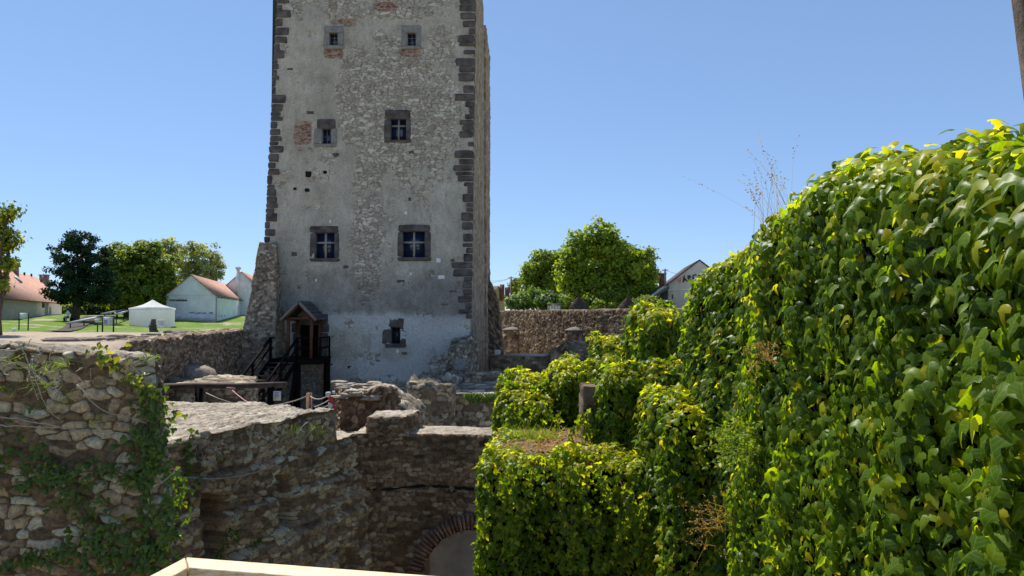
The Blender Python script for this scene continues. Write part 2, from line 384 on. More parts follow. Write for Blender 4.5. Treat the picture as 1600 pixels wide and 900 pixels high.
def leaves(p, n, size, kind='ivy', rnd=.45, up=.25, twist=.6, droop=.25, rng=RNG, hang=True):
    N_ = len(p); O, T = {'ivy2': (IVY2, IVY2T), 'ivy': (IVY, IVYT), 'dia': (DIA, DIAT), 'car': (CAR, CART)}[kind]
    nn = nrmz(n+rng.normal(0, rnd, (N_, 3))+np.array([0, 0, up]))
    if hang:
        d = np.array([0, 0, -1.])+n*.45*np.array([1, 1, 0])+rng.normal(0, .18, (N_, 3))
    else: d = rng.normal(0, 1, (N_, 3))
    flat = (np.abs(n[:, 2]) > .75)
    d[flat] = nrmz(rng.normal(0, 1, (flat.sum(), 3))*np.array([1, 1, .2]))
    t = nrmz(d-(d*nn).sum(1, keepdims=True)*nn); b = np.cross(nn, t)
    a = rng.normal(0, twist, N_)[:, None]; t, b = t*np.cos(a)+b*np.sin(a), b*np.cos(a)-t*np.sin(a)
    sz = (size*np.ones(N_))[:, None, None]*rng.uniform(.65, 1.25, (N_, 1, 1))
    x = O[:, 0][None, :, None]; y = -O[:, 1][None, :, None]
    fold = rng.uniform(.2, 1.0, (N_, 1, 1)); dr = rng.uniform(0, 2, (N_, 1, 1))*droop
    z = -fold*np.abs(x)*.8-dr*y*y+(.08*np.where(np.arange(len(O)) == 0, 1, 0)[None, :, None] if kind != 'ivy2' else 0)
    V = p[:, None, :]+sz*(x*b[:, None]+y*t[:, None]+z*nn[:, None])
    F_ = T[None]+(np.arange(N_)*len(O))[:, None, None]
    return V.reshape(-1, 3), F_.reshape(-1, 3), len(O)
def leafmesh(name, parts, mat, parent=None, smooth=False):
    """parts: list of (V,F,k,r,y) r,y per leaf"""
    Vs = []; Fs = []; As = []; n = 0
    for V, F_, k, r, y in parts:
        Vs.append(V); Fs.append(F_+n); n += len(V)
        a = np.repeat(np.stack([r, y, np.ones_like(r)*.5, np.ones_like(r)], -1), k, 0)
        if k in (len(IVY), len(IVY2)): O = IVY if k == len(IVY) else IVY2; a[:, 2] = np.tile(np.abs(O[:, 0]), len(r)); a[:, 3] = np.tile(1.3+O[:, 1], len(r))
        As.append(a)
    return mk(name, np.concatenate(Vs), np.concatenate(Fs), mat, parent, smooth, {'Cl': np.concatenate(As)})
def scatter(A, count, rng=RNG, gap=0.0, gseed=0):
    """A grid (n,m,3) -> random points + normals, area weighted"""
    a = A[:-1, :-1].reshape(-1, 3); b = A[1:, :-1].reshape(-1, 3); c = A[1:, 1:].reshape(-1, 3); d = A[:-1, 1:].reshape(-1, 3)
    T = np.concatenate([np.stack([a, b, c], 1), np.stack([a, c, d], 1)])
    N_ = np.cross(T[:, 1]-T[:, 0], T[:, 2]-T[:, 0]); ar = np.linalg.norm(N_, axis=1); N_ = nrmz(N_)
    i = rng.choice(len(T), count, p=ar/ar.sum()); r = np.sqrt(rng.random(count))[:, None]; s = rng.random(count)[:, None]
    p = T[i, 0]*(1-r)+T[i, 1]*r*(1-s)+T[i, 2]*r*s; n = N_[i]
    if gap:
        k = fbm(p, 1.7, 300+gseed, 3) > -1+gap*.0
        k = fbm(p, 1.7, 300+gseed, 3) > gap
        p, n = p[k], n[k]
    return p, n
def interp(A, k):
    """linear->smooth resample of grid along axis 0 by factor k (catmull-rom)"""
    n = len(A); t = np.linspace(0, n-1, (n-1)*k+1); i = np.minimum(t.astype(int), n-2); f = (t-i).reshape(-1, *([1]*(A.ndim-1)))
    p0 = A[np.maximum(i-1, 0)]; p1 = A[i]; p2 = A[i+1]; p3 = A[np.minimum(i+2, n-1)]
    return .5*((2*p1)+(-p0+p2)*f+(2*p0-5*p1+4*p2-p3)*f*f+(-p0+3*p1-3*p2+p3)*f**3)
def ivy_surface(A, ku, kv, amp, freq, seed, outward=None):
    A = interp(np.asarray(A, float), ku); A = interp(A.swapaxes(0, 1), kv).swapaxes(0, 1)
    du = np.gradient(A, axis=0); dv = np.gradient(A, axis=1); c = np.cross(du, dv); l = np.linalg.norm(c, axis=-1, keepdims=True); n = np.where(l < 1e-5, np.array([0, 0, 1.]), c/np.maximum(l, 1e-9))
    n = np.where((n[..., 2:3] < -.2), -n, n)
    h = fbm(A*np.array([1, 1, .3]), freq, seed, 4)*amp+np.abs(fbm(A*np.array([1, 1, .16]), freq*2.4, seed+9, 3))*amp*1.5-amp*.3
    return A+n*h[..., None], n
def ivy(name, A, count, size, label, mat, ku=6, kv=6, amp=.12, freq=1.1, seed=1, kind='ivy', yellow=.12, topz=None, wallname=None, gap=0, push=.11, sizefn=None, group=None, droop=.25, wallmat=None, thick=.07, bare=None, wall_label=None, rnd=.45):
    S, n = ivy_surface(A, ku, kv, amp, freq, seed)
    Wt = S-n*push-np.array([0, 0, .14])*np.clip(n[..., 2:3], 0, 1)
    g = MB(); g.grid(Wt)
    if wallname:
        a = stones(np.linspace(0, 1, 3), np.linspace(0, 1, 3), 1, 1, 1)
        o = g.build(wallname, wallmat or M_soil, None, True); tag(o, wall_label, 'wall')
    p, nn = scatter(S, count, gap=gap, gseed=seed)
    if bare is not None: k = bare(p); p, nn = p[k], nn[k]
    off = RNG.random(len(p))**1.3*thick+.075*fbm(p*np.array([1, 1, .6]), 4.2, seed+70, 2)
    kk = RNG.random(len(p)) < .72+.9*(fbm(p*np.array([1, 1, .55]), 3.0, seed+80, 3)+.25); p, nn, off = p[kk], nn[kk], off[kk]
    p = p+nn*(off[:, None]-thick*.4)+RNG.normal(0, .012, p.shape)
    sz = np.full(len(p), size) if sizefn is None else sizefn(p)
    ns = vnoise(p, 1.3, seed+60)
    V, F_, k = leaves(p, nn, sz, kind, droop=droop, rnd=rnd, up=.3, twist=.36)
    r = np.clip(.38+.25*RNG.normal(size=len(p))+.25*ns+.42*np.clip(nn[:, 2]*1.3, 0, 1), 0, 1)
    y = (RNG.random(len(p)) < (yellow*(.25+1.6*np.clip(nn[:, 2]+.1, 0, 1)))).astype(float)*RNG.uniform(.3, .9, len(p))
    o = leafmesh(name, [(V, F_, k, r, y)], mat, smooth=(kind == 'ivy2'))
    tag(o, label, 'ivy', group)
    return S, o
def block_cols(per, zb, zt, c, r=.15, nz=3, flare=0.0):
    """profile columns round a perimeter (list of xy) for a rounded ivy block; c = list of top-centre xy, one per column"""
    out = []
    for (x, y), (cx_, cy_) in zip(per, c):
        ztp = zt
        col = [(x+(x-cx_)*flare, y+(y-cy_)*flare, zb)]
        for k in range(1, nz): f = k/nz; col.append((x+(x-cx_)*flare*(1-f), y+(y-cy_)*flare*(1-f), zb+(ztp-r-zb)*f))
        col.append((x, y, ztp-r))
        d = math.hypot(cx_-x, cy_-y)+1e-6; q = min(r/d, .5)
        col.append((x+(cx_-x)*q*.3, y+(cy_-y)*q*.3, ztp-r*.3))
        col.append((x+(cx_-x)*q, y+(cy_-y)*q, ztp))
        col.append((x+(cx_-x)*.5, y+(cy_-y)*.5, ztp+.02)); col.append((cx_, cy_, ztp+.02))
        out.append(col)
    return np.array(out)
# ------------------------------------------------------------------ trees
def tree(name, label, base, blobs, mat, leaf=.35, n=6000, clump=.9, seed=0, trunk_r=.3, group=None, limbs=True, cat='tree', kind='dia', flatten=1.0, dens=.3, yellow=.05, nclump=None, lean=None):
    rng = np.random.default_rng(seed)
    base = np.array(base, float); root = thing(name, label, cat, base, group)
    ps = []; ns = []; rs = []; ys = []
    vol = np.array([b[3]*b[4]*b[5] for b in blobs])**(2/3); vol = vol/vol.sum()
    tot_cl = nclump or max(20, int(n/55))
    for b, wv in zip(blobs, vol):
        c = np.array(b[:3]); rad = np.array(b[3:6]); k = max(4, int(tot_cl*wv))
        d = nrmz(rng.normal(size=(k, 3))); rr = rng.uniform(.35, 1.0, (k, 1))**.5*(1+.5*vnoise(d*1.0+seed, 2.3, seed)[:, None])
        cc = c+d*rad*rr
        per = max(6, int(n*wv/k))
        q = cc[:, None, :]+rng.normal(0, clump*.34, (k, per, 3))*np.array([1, 1, .7*flatten])
        tone = rng.normal(0, .16, (k, 1))*np.ones((k, per))
        q = q.reshape(-1, 3)
        ps.append(q); ns.append(nrmz(q-c+np.array([0, 0, rad[2]*.3]))); rs.append(np.clip(.45+tone.ravel()+rng.normal(0, .17, len(q)), 0, 1))
        ys.append((rng.random(len(q)) < yellow)*rng.uniform(.3, 1, len(q)))
    p = np.concatenate(ps); n_ = np.concatenate(ns)
    V, F_, k = leaves(p, n_, leaf, kind, rnd=.55, up=.3, twist=1.5, rng=rng)
    leafmesh('crown', [(V, F_, k, np.concatenate(rs), np.concatenate(ys))], mat, root)
    m = MB(); cen = np.mean([b[:3] for b in blobs], axis=0)
    top = np.array([cen[0], cen[1], max(b[2] for b in blobs)])
    h = top[2]-base[2]
    pts = [base+(top-base)*f*np.array([1, 1, 1])+np.array([rng.normal(0, .02*h), rng.normal(0, .02*h), 0])*(f > 0) for f in (0, .15, .35, .6, .85)]
    m.tube(pts, [trunk_r*1.3, trunk_r, trunk_r*.85, trunk_r*.6, trunk_r*.25], 8)
    if limbs:
        for b in blobs:
            f = rng.uniform(.2, .5); a = base+(top-base)*f; e = np.array(b[:3])+np.array([0, 0, b[5]*.3]); mid = (a+e)/2+rng.normal(0, .05*h, 3)
            m.tube([a, mid, e], [trunk_r*.5, trunk_r*.3, trunk_r*.1], 5)
            for kk in range(3):
                e2 = np.array(b[:3])+nrmz(rng.normal(size=3))*np.array(b[3:6])*.75; m.tube([mid, (mid+e2)/2+rng.normal(0, .03*h, 3), e2], [trunk_r*.22, trunk_r*.13, trunk_r*.05], 4)
    m.build('trunk', M_bark, root)
    return root
# ------------------------------------------------------------------ houses
def roof_tiles(name, c1, c2, scale=3.2, ax='x'):
    m = bpy.data.materials.new(name); nt, N, L = nodes(m); b = N['Principled BSDF']
    uv = N.new('ShaderNodeUVMap').outputs[0]
    br = N.new('ShaderNodeTexBrick'); br.inputs['Scale'].default_value = 1; br.inputs['Brick Width'].default_value = .4; br.inputs['Row Height'].default_value = .35; br.inputs['Mortar Size'].default_value = .02; br.inputs['Mortar Smooth'].default_value = .5
    br.inputs['Color1'].default_value = (*c1, 1); br.inputs['Color2'].default_value = (*c2, 1); br.inputs['Mortar'].default_value = (*[c*.4 for c in c1], 1)
    L.new(uv, br.inputs['Vector'])
    n1 = noise(N, L, .8, 5, .6, world_pos(N))
    col = mixc(N, L, .5, br.outputs[0], ramp(N, L, n1, [(.3, (.6, .6, .62)), (.7, (1.15, 1.1, 1.05))]), 'MULTIPLY')
    L.new(col, b.inputs['Base Color']); b.inputs['Roughness'].default_value = .85; b.inputs['Specular IOR Level'].default_value = .2
    L.new(bump(N, L, br.outputs['Fac'], -.6, .04), b.inputs['Normal'])
    return m
M_roof1 = roof_tiles('salmon_tiles', (.50, .29, .21), (.42, .23, .17))
M_roof2 = roof_tiles('terracotta_tiles', (.40, .19, .12), (.33, .15, .10))
M_roofdk = roof_tiles('dark_tiles', (.10, .075, .065), (.07, .055, .05))
def gable_house(root, FL, FR, along, length, zb, ze, zr, wmat, rmat, over=.35, th=.15):
    """FL, FR: xy of the front gable's two corners; along: unit xy going away"""
    FL = np.array(FL, float); FR = np.array(FR, float); al = np.array(along, float); BL = FL+al*length; BR = FR+al*length
    m = MB(); z = lambda p, h: (p[0], p[1], h)
    mid = (FL+FR)/2; midb = (BL+BR)/2
    V = [z(FL, zb), z(FR, zb), z(BR, zb), z(BL, zb), z(FL, ze), z(FR, ze), z(BR, ze), z(BL, ze), z(mid, zr-.05), z(midb, zr-.05)]
    m.add(V, q=[(0, 1, 5, 4), (1, 2, 6, 5), (2, 3, 7, 6), (3, 0, 4, 7)], t=[(4, 5, 8), (6, 7, 9)])
    m.build('wall', wmat, root)
    # roof: two thick slabs
    mm = []; uvs = []
    side = (FR-FL)/np.linalg.norm(FR-FL); hw = np.linalg.norm(FR-FL)/2
    sl = (zr-ze)/hw
    me_V = []; me_Q = []; uvl = []
    for sgn in (-1, 1):
        e0 = mid+side*sgn*(hw+over)-al*.15; e1 = midb+side*sgn*(hw+over)+al*.15; r0 = mid-al*.15; r1 = midb+al*.15
        zeave = ze-sl*over
        base_ = len(me_V)
        for dz in (0, th):
            for (p, h) in ((e0, zeave), (e1, zeave), (r1, zr), (r0, zr)): me_V.append((p[0], p[1], h+dz))
        L_ = length+.3; S_ = math.hypot(hw+over, zr-zeave)
        for f in ((4, 5, 6, 7), (3, 2, 1, 0), (0, 1, 5, 4), (3, 0, 4, 7), (2, 3, 7, 6), (1, 2, 6, 5)):
            me_Q.append([base_+i for i in f])
            for i in f: uvl.append(((0, L_, L_, 0)[i % 4], (0, 0, S_, S_)[i % 4]))
    o = mk('roof', np.array(me_V), np.array(me_Q), rmat, root)
    if len(o.data.loops) == len(uvl):
        u = o.data.uv_layers.new(name='UVMap'); u.data.foreach_set('uv', np.array(uvl, np.float32).ravel())
    return o
def text(name, s, loc, size, mat, parent, rotz=0, extr=.01, rx=math.pi/2, align='LEFT', roll=0, bold=0.0):
    c = bpy.data.curves.new('t', 'FONT'); c.body = s; c.size = size; c.extrude = extr; c.align_x = align; c.offset = bold
    o = bpy.data.objects.new('t', c); COL.objects.link(o)
    dg = bpy.context.evaluated_depsgraph_get(); me = bpy.data.meshes.new_from_object(o.evaluated_get(dg)); bpy.data.objects.remove(o)
    o = bpy.data.objects.new(name, me); COL.objects.link(o); me.materials.clear(); me.materials.append(mat)
    if parent: o.parent = parent
    o.location = Vector([float(v) for v in loc])-(worldloc(parent) if parent else Vector((0, 0, 0)))
    o.rotation_euler = (Matrix.Rotation(rotz, 3, 'Z') @ Matrix.Rotation(rx, 3, 'X') @ Matrix.Rotation(roll, 3, 'Z')).to_euler()
    return o
# ================================================================== TERRAIN
def lawn_z(x, y):
    x = np.asarray(x, float); y = np.asarray(y, float)
    z = np.interp(y, [5, 8, 20, 25, 38, 46, 60, 85, 100, 140, 300, 700], [-.55, -.6, -.8, -.98, -.98, -1.2, -1.42, -1.66, -1.2, -.5, 1.0, 4])
    return z+.9*sst(-38, -55, x)*sst(50, 75, y)*(1-sst(150, 300, y))
def L(px, Y):
    x = (px-800)/FPX*Y; return np.array([x, Y, float(lawn_z(x, Y))])
def ground_mat(name, kind):
    m = bpy.data.materials.new(name); nt, N, Lk = nodes(m); b = N['Principled BSDF']; pos = world_pos(N)
    n1 = noise(N, Lk, .25, 6, .65, pos); n2 = noise(N, Lk, 5, 6, .7, pos); n3 = noise(N, Lk, 30, 5, .7, pos)
    grass = ramp(N, Lk, n2, [(.3, (.07, .13, .02)), (.5, (.12, .20, .03)), (.75, (.22, .28, .06))])
    dirt = ramp(N, Lk, n2, [(.3, (.28, .22, .155)), (.55, (.42, .345, .26)), (.8, (.54, .46, .36))])
    if kind == 'lawn':
        sx = N.new('ShaderNodeSeparateXYZ'); Lk.new(pos, sx.inputs[0])
        mr = N.new('ShaderNodeMapRange'); mr.inputs[1].default_value = 38; mr.inputs[2].default_value = 46; Lk.new(sx.outputs[1], mr.inputs[0])
        ad = N.new('ShaderNodeMath'); ad.operation = 'ADD'; ad.use_clamp = False
        mm = N.new('ShaderNodeMath'); mm.operation = 'MULTIPLY_ADD'; Lk.new(n1, mm.inputs[0]); mm.inputs[1].default_value = 3.4; mm.inputs[2].default_value = -1.95
        Lk.new(mr.outputs[0], ad.inputs[0]); Lk.new(mm.outputs[0], ad.inputs[1])
        mk_ = ramp(N, Lk, ad.outputs[0], [(.35, (0, 0, 0)), (.6, (1, 1, 1))])
        col = mixc(N, Lk, mk_, dirt, grass)
    elif kind == 'dirt': col = mixc(N, Lk, .25, dirt, grass)
    else: col = ramp(N, Lk, n2, [(.3, (.05, .045, .04)), (.7, (.14, .12, .10))])
    col = mixc(N, Lk, .6, col, ramp(N, Lk, noise(N, Lk, .9, 6, .7, pos), [(.32, (.6, .62, .6)), (.5, (1, 1, 1)), (.68, (1.3, 1.15, 1.1))]), 'MULTIPLY')
    col = mixc(N, Lk, .4, col, ramp(N, Lk, n3, [(.3, (.6, .6, .6)), (.7, (1.3, 1.3, 1.3))]), 'MULTIPLY')
    Lk.new(col, b.inputs['Base Color']); b.inputs['Roughness'].default_value = 1; b.inputs['Specular IOR Level'].default_value = .1
    Lk.new(bump(N, Lk, n3, .6, .05, bump(N, Lk, n2, .5, .1)), b.inputs['Normal'])
    return m
def struct(o): o['kind'] = 'structure'; return o
m = MB(); xs = np.array([-1500, -300, -60, -20, -8, 0, 8, 20, 60, 300, 1500.]); ys = np.array([-300, -40, -5, 5, 12, 20, 60, 200, 800, 2500.])
X, Y = np.meshgrid(xs, ys, indexing='ij'); m.grid(np.stack([X, Y, np.full_like(X, -8.0)], -1)); struct(m.build('ground', ground_mat('pit_earth', 'dirt')))
# lawn west of the tower
def lawn_edge(y): return np.interp(y, [5, 9.5, 24.5, 38, 53, 62, 63, 800], [-5.3, -5.6, -13.3, -14.7, -15, -15, -3, 300])
ys = np.unique(np.concatenate([np.linspace(5.5, 60, 110), np.linspace(60, 130, 50), np.linspace(130, 800, 20)]))
u = np.linspace(0, 1, 60)**1.6
ed = lawn_edge(ys); far = -60-ys*1.5
Xg = ed[None]+(far-ed)[None]*u[:, None]; Yg = np.repeat(ys[None], 60, 0); Zg = lawn_z(Xg, Yg)
Zg = Zg+.06*fbm(np.stack([Xg, Yg, 0*Xg], -1), .5, 5, 3)
Zg[0] -= .1
m = MB(); m.grid(np.stack([Xg, Yg, Zg], -1)[::-1]); struct(m.build('lawn', ground_mat('lawn_turf', 'lawn'), None, True))
# terrace in front of the tower
m = MB(); X, Y = np.meshgrid(np.linspace(-15.5, 14, 60), np.linspace(17.2, 62, 80), indexing='ij')
m.grid(np.stack([X, Y, -5.35+.15*fbm(np.stack([X, Y, 0*X], -1), .4, 9, 3)+.7*sst(36, 46, Y)*sst(-4, 2, X)], -1)); struct(m.build('terrace_ground', ground_mat('terrace_earth', 'dirt'), None, True))
# upper ground behind the far retaining wall
wl = np.array([-1.4, 61.]); wd = np.array([.47, -.8827])
pts = [wl-wd*1+np.array([.3, .3]), wl+wd*28+np.array([.3, .3]), np.array([400, 60]), np.array([400, 900]), np.array([-10, 900]), np.array([-3, 64])]
m = MB(); m.add([(p[0], p[1], .05) for p in pts], t=[(0, 1, 2), (0, 2, 3), (0, 3, 4), (0, 4, 5)]); struct(m.build('upper_ground', ground_mat('upper_turf', 'dirt')))
# path (dark cobbles) going uphill to the house
le = [L(p, y) for p, y in ((52, 43), (62, 47), (85, 57), (100, 68), (118, 84), (135, 100))]; ri = [L(p, y) for p, y in ((106, 43), (110, 47), (119, 57), (130, 68), (150, 84), (185, 100))]
A = interp(np.stack([np.array(le), np.array(ri)], 1), 8); A = np.stack([A[:, 0]*(1-f)+A[:, 1]*f for f in np.linspace(0, 1, 8)], 1); A[..., 2] = lawn_z(A[..., 0], A[..., 1])+.10
m = MB(); m.grid(A.swapaxes(0, 1)); struct(m.build('path', ground_mat('cobbled_path', 'cob'), None, True))
# ================================================================== TOWER
TY = 40.0
def xz(p): return np.array([p[0], p[2]])
lA, lB = P(433.5, 0, TY), P(413, 395, TY); rA, rB = P(742, 0, TY), P(736, 450, TY)
def ex(a, b, z): f = (z-a[2])/(b[2]-a[2]); return a[0]+(b[0]-a[0])*f
ZB, ZT = -6.2, 21.5
tower = thing('castle_tower', 'tall grey rubble and plaster castle keep with dark corner stones and small barred windows', 'tower', (-8, 46, -6.2))
WINS = {}
def inpx(c, rects):
    px, py = proj(c); r = np.zeros(px.shape, bool)
    for (a, b_, c_, d) in rects: r |= (px > a) & (px < c_) & (py > b_) & (py < d)
    return r
OPEN = [(513, 50, 529, 72), (635, 50, 651, 73), (501, 199, 518, 226), (608, 184, 637, 221), (491, 362, 525, 406), (627, 360, 666, 404), (610, 511, 626, 538), (468, 507, 502, 566)]
A = np.array([ex(lA, lB, ZB), TY, ZB]); B = np.array([ex(rA, rB, ZB), TY, ZB]); At = np.array([ex(lA, lB, ZT), TY, ZT]); Bt = np.array([ex(rA, rB, ZT), TY, ZT])
res = .045; n = int((B-A)[0]/res); mm_ = int((ZT-ZB)/res)
u, v = np.meshgrid(np.linspace(0, 1, n+1), np.linspace(0, 1, mm_+1), indexing='ij')
Pp = (A*(1-u)[..., None]+B*u[..., None])*(1-v)[..., None]+(At*(1-u)[..., None]+Bt*u[..., None])*v[..., None]
px, py = proj(Pp)
d, F1, r1, r2 = stones(Pp[..., 0], Pp[..., 2], .31, .16, 11, .6)
d2, F12, r12, r22 = stones(Pp[..., 0]+3, Pp[..., 2], .30, .085, 21, .2)   # thin brick-like courses
def blob(cx_, cy_, rx, ry, p_=2): return np.clip(1.35-((np.abs(px-cx_)/rx)**p_+(np.abs(py-cy_)/ry)**p_), 0, 1)
nz = fbm(Pp, .45, 31, 5); nz2 = fbm(Pp, 1.6, 32, 4)
exposed = np.maximum.reduce([blob(640, 190, 95, 110), blob(575, 150, 60, 110), blob(600, 110, 90, 70), blob(575, 330, 32, 150), blob(575, 430, 28, 40), blob(600, 640, 200, 50, 4)*.95, blob(470, 620, 60, 60), blob(690, 130, 40, 120)*.7, blob(580, 10, 150, 22, 4)*.8, blob(700, 600, 60, 60), blob(505, 250, 30, 50)*.6])
nz3 = fbm(Pp, 5, 35, 3); exposed = sst(.30, .74, exposed*.66+.34*nz+.28*nz2+.22*nz3+.10)
brick = np.maximum.reduce([blob(473, 208, 15, 20, 4), blob(521, 83, 16, 9, 4), blob(641, 82, 18, 7, 4), blob(600, 10, 22, 9), blob(480, 235, 20, 18)*.55, blob(540, 35, 40, 8)*.45, blob(578, 445, 25, 8)*.4])
brick = sst(.35, .6, brick*.8+.35*nz2)
pale = sst(484, 496, py+6*nz2*2)*sst(360, 300, np.abs(px-560)*1.0)*sst(.15, .4, .5+.8*nz)
stain = np.clip(sst(395, 470, py+18*nz)*sst(497, 484, py+5*nz2)*.8, 0, 1)+.75*sst(548, 600, py+20*nz)*(px < 560)+.5*blob(690, 460, 60, 50)+.3*sst(-.1, .4, -nz)*sst(300, 0, py)
plast = 1-exposed
s1 = sst(.02, .26, d); s2 = sst(.03, .3, d2)
h = exposed*.055*(s1*(.3+.7*r2)-.4*F1**2)+plast*.03*nz2+plast*.008*vnoise(Pp, 14, 3)+.02*nz
h = h*(1-brick)+brick*(.03*s2-.03)
# pitting in the plaster
pit = sst(.60, .8, vnoise(Pp, 1.3, 61)+.35*vnoise(Pp, 6, 62)); h = h-pit*.05*plast
fade = np.clip(np.minimum(u*n, (1-u)*n)/1.5, 0, 1)
pos = Pp+np.array([0, -1, 0])*(h*fade)[..., None]; pos[..., 1] += .06*fbm(Pp, .15, 91, 3)*np.clip(np.minimum(u*n, (1-u)*n)/8, 0, 1)
I = np.arange((n+1)*(mm_+1)).reshape(n+1, mm_+1); q = np.stack([I[:-1, :-1], I[1:, :-1], I[1:, 1:], I[:-1, 1:]], -1).reshape(-1, 4)
q = q[~inpx(Pp.reshape(-1, 3)[q].mean(1), OPEN)]
Cs = np.stack([np.where(brick > .5, r12, r1), r2, np.where(brick > .5, s2, s1), np.ones_like(s1)], -1).reshape(-1, 4)
Cm = np.stack([plast*(1-pit*.8), brick, pale, np.clip(stain, 0, 1)], -1).reshape(-1, 4)
def tower_mat():
    m = bpy.data.materials.new('tower_masonry'); nt, N, L_ = nodes(m); b = N['Principled BSDF']; pos_ = world_pos(N)
    a = N.new('ShaderNodeAttribute'); a.attribute_name = 'Cs'; s = N.new('ShaderNodeSeparateColor'); L_.new(a.outputs['Color'], s.inputs[0])
    a2 = N.new('ShaderNodeAttribute'); a2.attribute_name = 'Cm'; t = N.new('ShaderNodeSeparateColor'); L_.new(a2.outputs['Color'], t.inputs[0])
    n1 = noise(N, L_, 7, 7, .72, pos_); n2 = noise(N, L_, .6, 6, .65, pos_); n3 = noise(N, L_, 16, 5, .75, pos_); n4 = noise(N, L_, 2.2, 6, .7, pos_, (1.6, 1, .7))
    st = ramp(N, L_, s.outputs[0], [(0, (.27, .245, .2)), (.3, (.34, .315, .26)), (.7, (.42, .395, .33)), (1, (.54, .51, .44))])
    st = mixc(N, L_, .4, st, ramp(N, L_, n1, [(.3, (.6, .58, .55)), (.65, (1.15, 1.12, 1.1))]), 'MULTIPLY')
    stone = mixc(N, L_, s.outputs[2], (.17, .145, .115), st)
    pl = ramp(N, L_, n2, [(.3, (.25, .23, .19)), (.5, (.34, .32, .27)), (.7, (.43, .405, .35))])
    pl = mixc(N, L_, .55, pl, ramp(N, L_, n1, [(.25, (.5, .5, .52)), (.42, (.9, .9, .9)), (.7, (1.18, 1.16, 1.12))]), 'MULTIPLY')
    pl = mixc(N, L_, .6, pl, ramp(N, L_, n3, [(.36, (.5, .49, .48)), (.47, (1, 1, 1)), (.66, (1.3, 1.28, 1.22))]), 'MULTIPLY')
    pl = mixc(N, L_, .7, pl, ramp(N, L_, n4, [(.3, (.68, .68, .70)), (.5, (1, 1, 1)), (.7, (1.22, 1.2, 1.15))]), 'MULTIPLY')
    pale_ = mixc(N, L_, t.outputs[2], pl, ramp(N, L_, n1, [(.25, (.29, .285, .27)), (.45, (.39, .385, .365)), (.7, (.50, .49, .465))]))
    m1 = N.new('ShaderNodeMath'); m1.operation = 'MULTIPLY_ADD'; L_.new(n1, m1.inputs[0]); m1.inputs[1].default_value = 1.3; m1.inputs[2].default_value = -.65
    m2 = N.new('ShaderNodeMath'); m2.operation = 'ADD'; L_.new(m1.outputs[0], m2.inputs[0]); L_.new(t.outputs[0], m2.inputs[1])
    pm = ramp(N, L_, m2.outputs[0], [(.35, (0, 0, 0)), (.6, (1, 1, 1))])
    c = mixc(N, L_, pm, stone, pale_)
    bk = mixc(N, L_, s.outputs[2], (.3, .25, .2), ramp(N, L_, s.outputs[0], [(0, (.10, .05, .036)), (.55, (.20, .095, .065)), (1, (.34, .27, .21))]))
    c = mixc(N, L_, t.outputs[1], c, bk)
    c = mixc(N, L_, 1, c, (1.34, 1.33, 1.30), 'MULTIPLY')
    c = mixc(N, L_, a2.outputs['Alpha'], c, mixc(N, L_, 1, c, (.60, .60, .64), 'MULTIPLY'))
    L_.new(c, b.inputs['Base Color']); b.inputs['Roughness'].default_value = .95; b.inputs['Specular IOR Level'].default_value = .12
    L_.new(bump(N, L_, n3, .6, .03, bump(N, L_, n1, .8, .12)), b.inputs['Normal'])
    return m
M_tower = tower_mat()
mk('front_wall', pos.reshape(-1, 3), q, M_tower, tower, True, {'Cs': Cs, 'Cm': Cm})
M_side = rubble_mat('tower_side_rubble', [(0, (.26, .22, .17)), (.4, (.37, .33, .27)), (.8, (.46, .42, .35)), (1, (.56, .52, .44))], (.36, .31, .25), fine=4, gain=(1.2, 1.1, 1))
BX = -1.85; YB = 48.5
bot = [(A[0], TY, ZB), (B[0], TY, ZB), (BX, YB, ZB), (A[0]+.2, YB, ZB)]; top_ = [(At[0], TY, ZT), (Bt[0], TY, ZT), (BX-.15, YB, ZT), (At[0]+.2, YB, ZT)]
rubble('side_wall', bot, top_, M_side, tower, .075, (.45, .2), .018, .0, 0, 'RT')
z80 = P(765, 78, 52)[2]; z10 = 16.6
bot = [(-9, YB, ZB), (BX+.1, YB, ZB), (-1.66, 52.5, ZB), (-9, 52.5, ZB)]; top_ = [(-9, YB, z80), (BX+.02, YB, z80+.5), (-1.68, 52.5, z80-.4), (-9, 52.5, z80)]
rubble('rear_turret', bot, top_, M_side, tower, .12, (.45, .2), .06, .05, .25, 'FRBLT')
mb = MB(); mb.rock((-2.0, 44.5, 21.45), (.5, 2, .12), 5, .1); mb.build('roof_tile', M_brick, tower)
# dark corner stones (one part per corner)
for nm, Lft in (('left', 1), ('right', 0)):
    mb = MB(); z = -0.9 if Lft else -.25; k = 0
    if Lft: z = .5+3.6
    zlim = ZT
    while z < zlim:
        hh = random.uniform(.22, .52); ln = random.choice([.35, .5, .6, .8, .95, 1.1])*(1.0 if not Lft else .75)
        ln *= random.uniform(.8, 1.1)
        xe = ex(lA, lB, z) if Lft else ex(rA, rB, z)
        c = (xe+ln/2-.04, TY+.22, z+hh/2) if Lft else (xe-ln/2+.05, TY+.22, z+hh/2)
        mb.rock(c, (ln, .56, hh*1.0), k+500*Lft, .07, random.uniform(-.03, .03), 4, 9); z += hh+random.uniform(.0, .05); k += 1
        if random.random() < .06: z += .2
    mb.build('corner_stones', M_dark, tower)
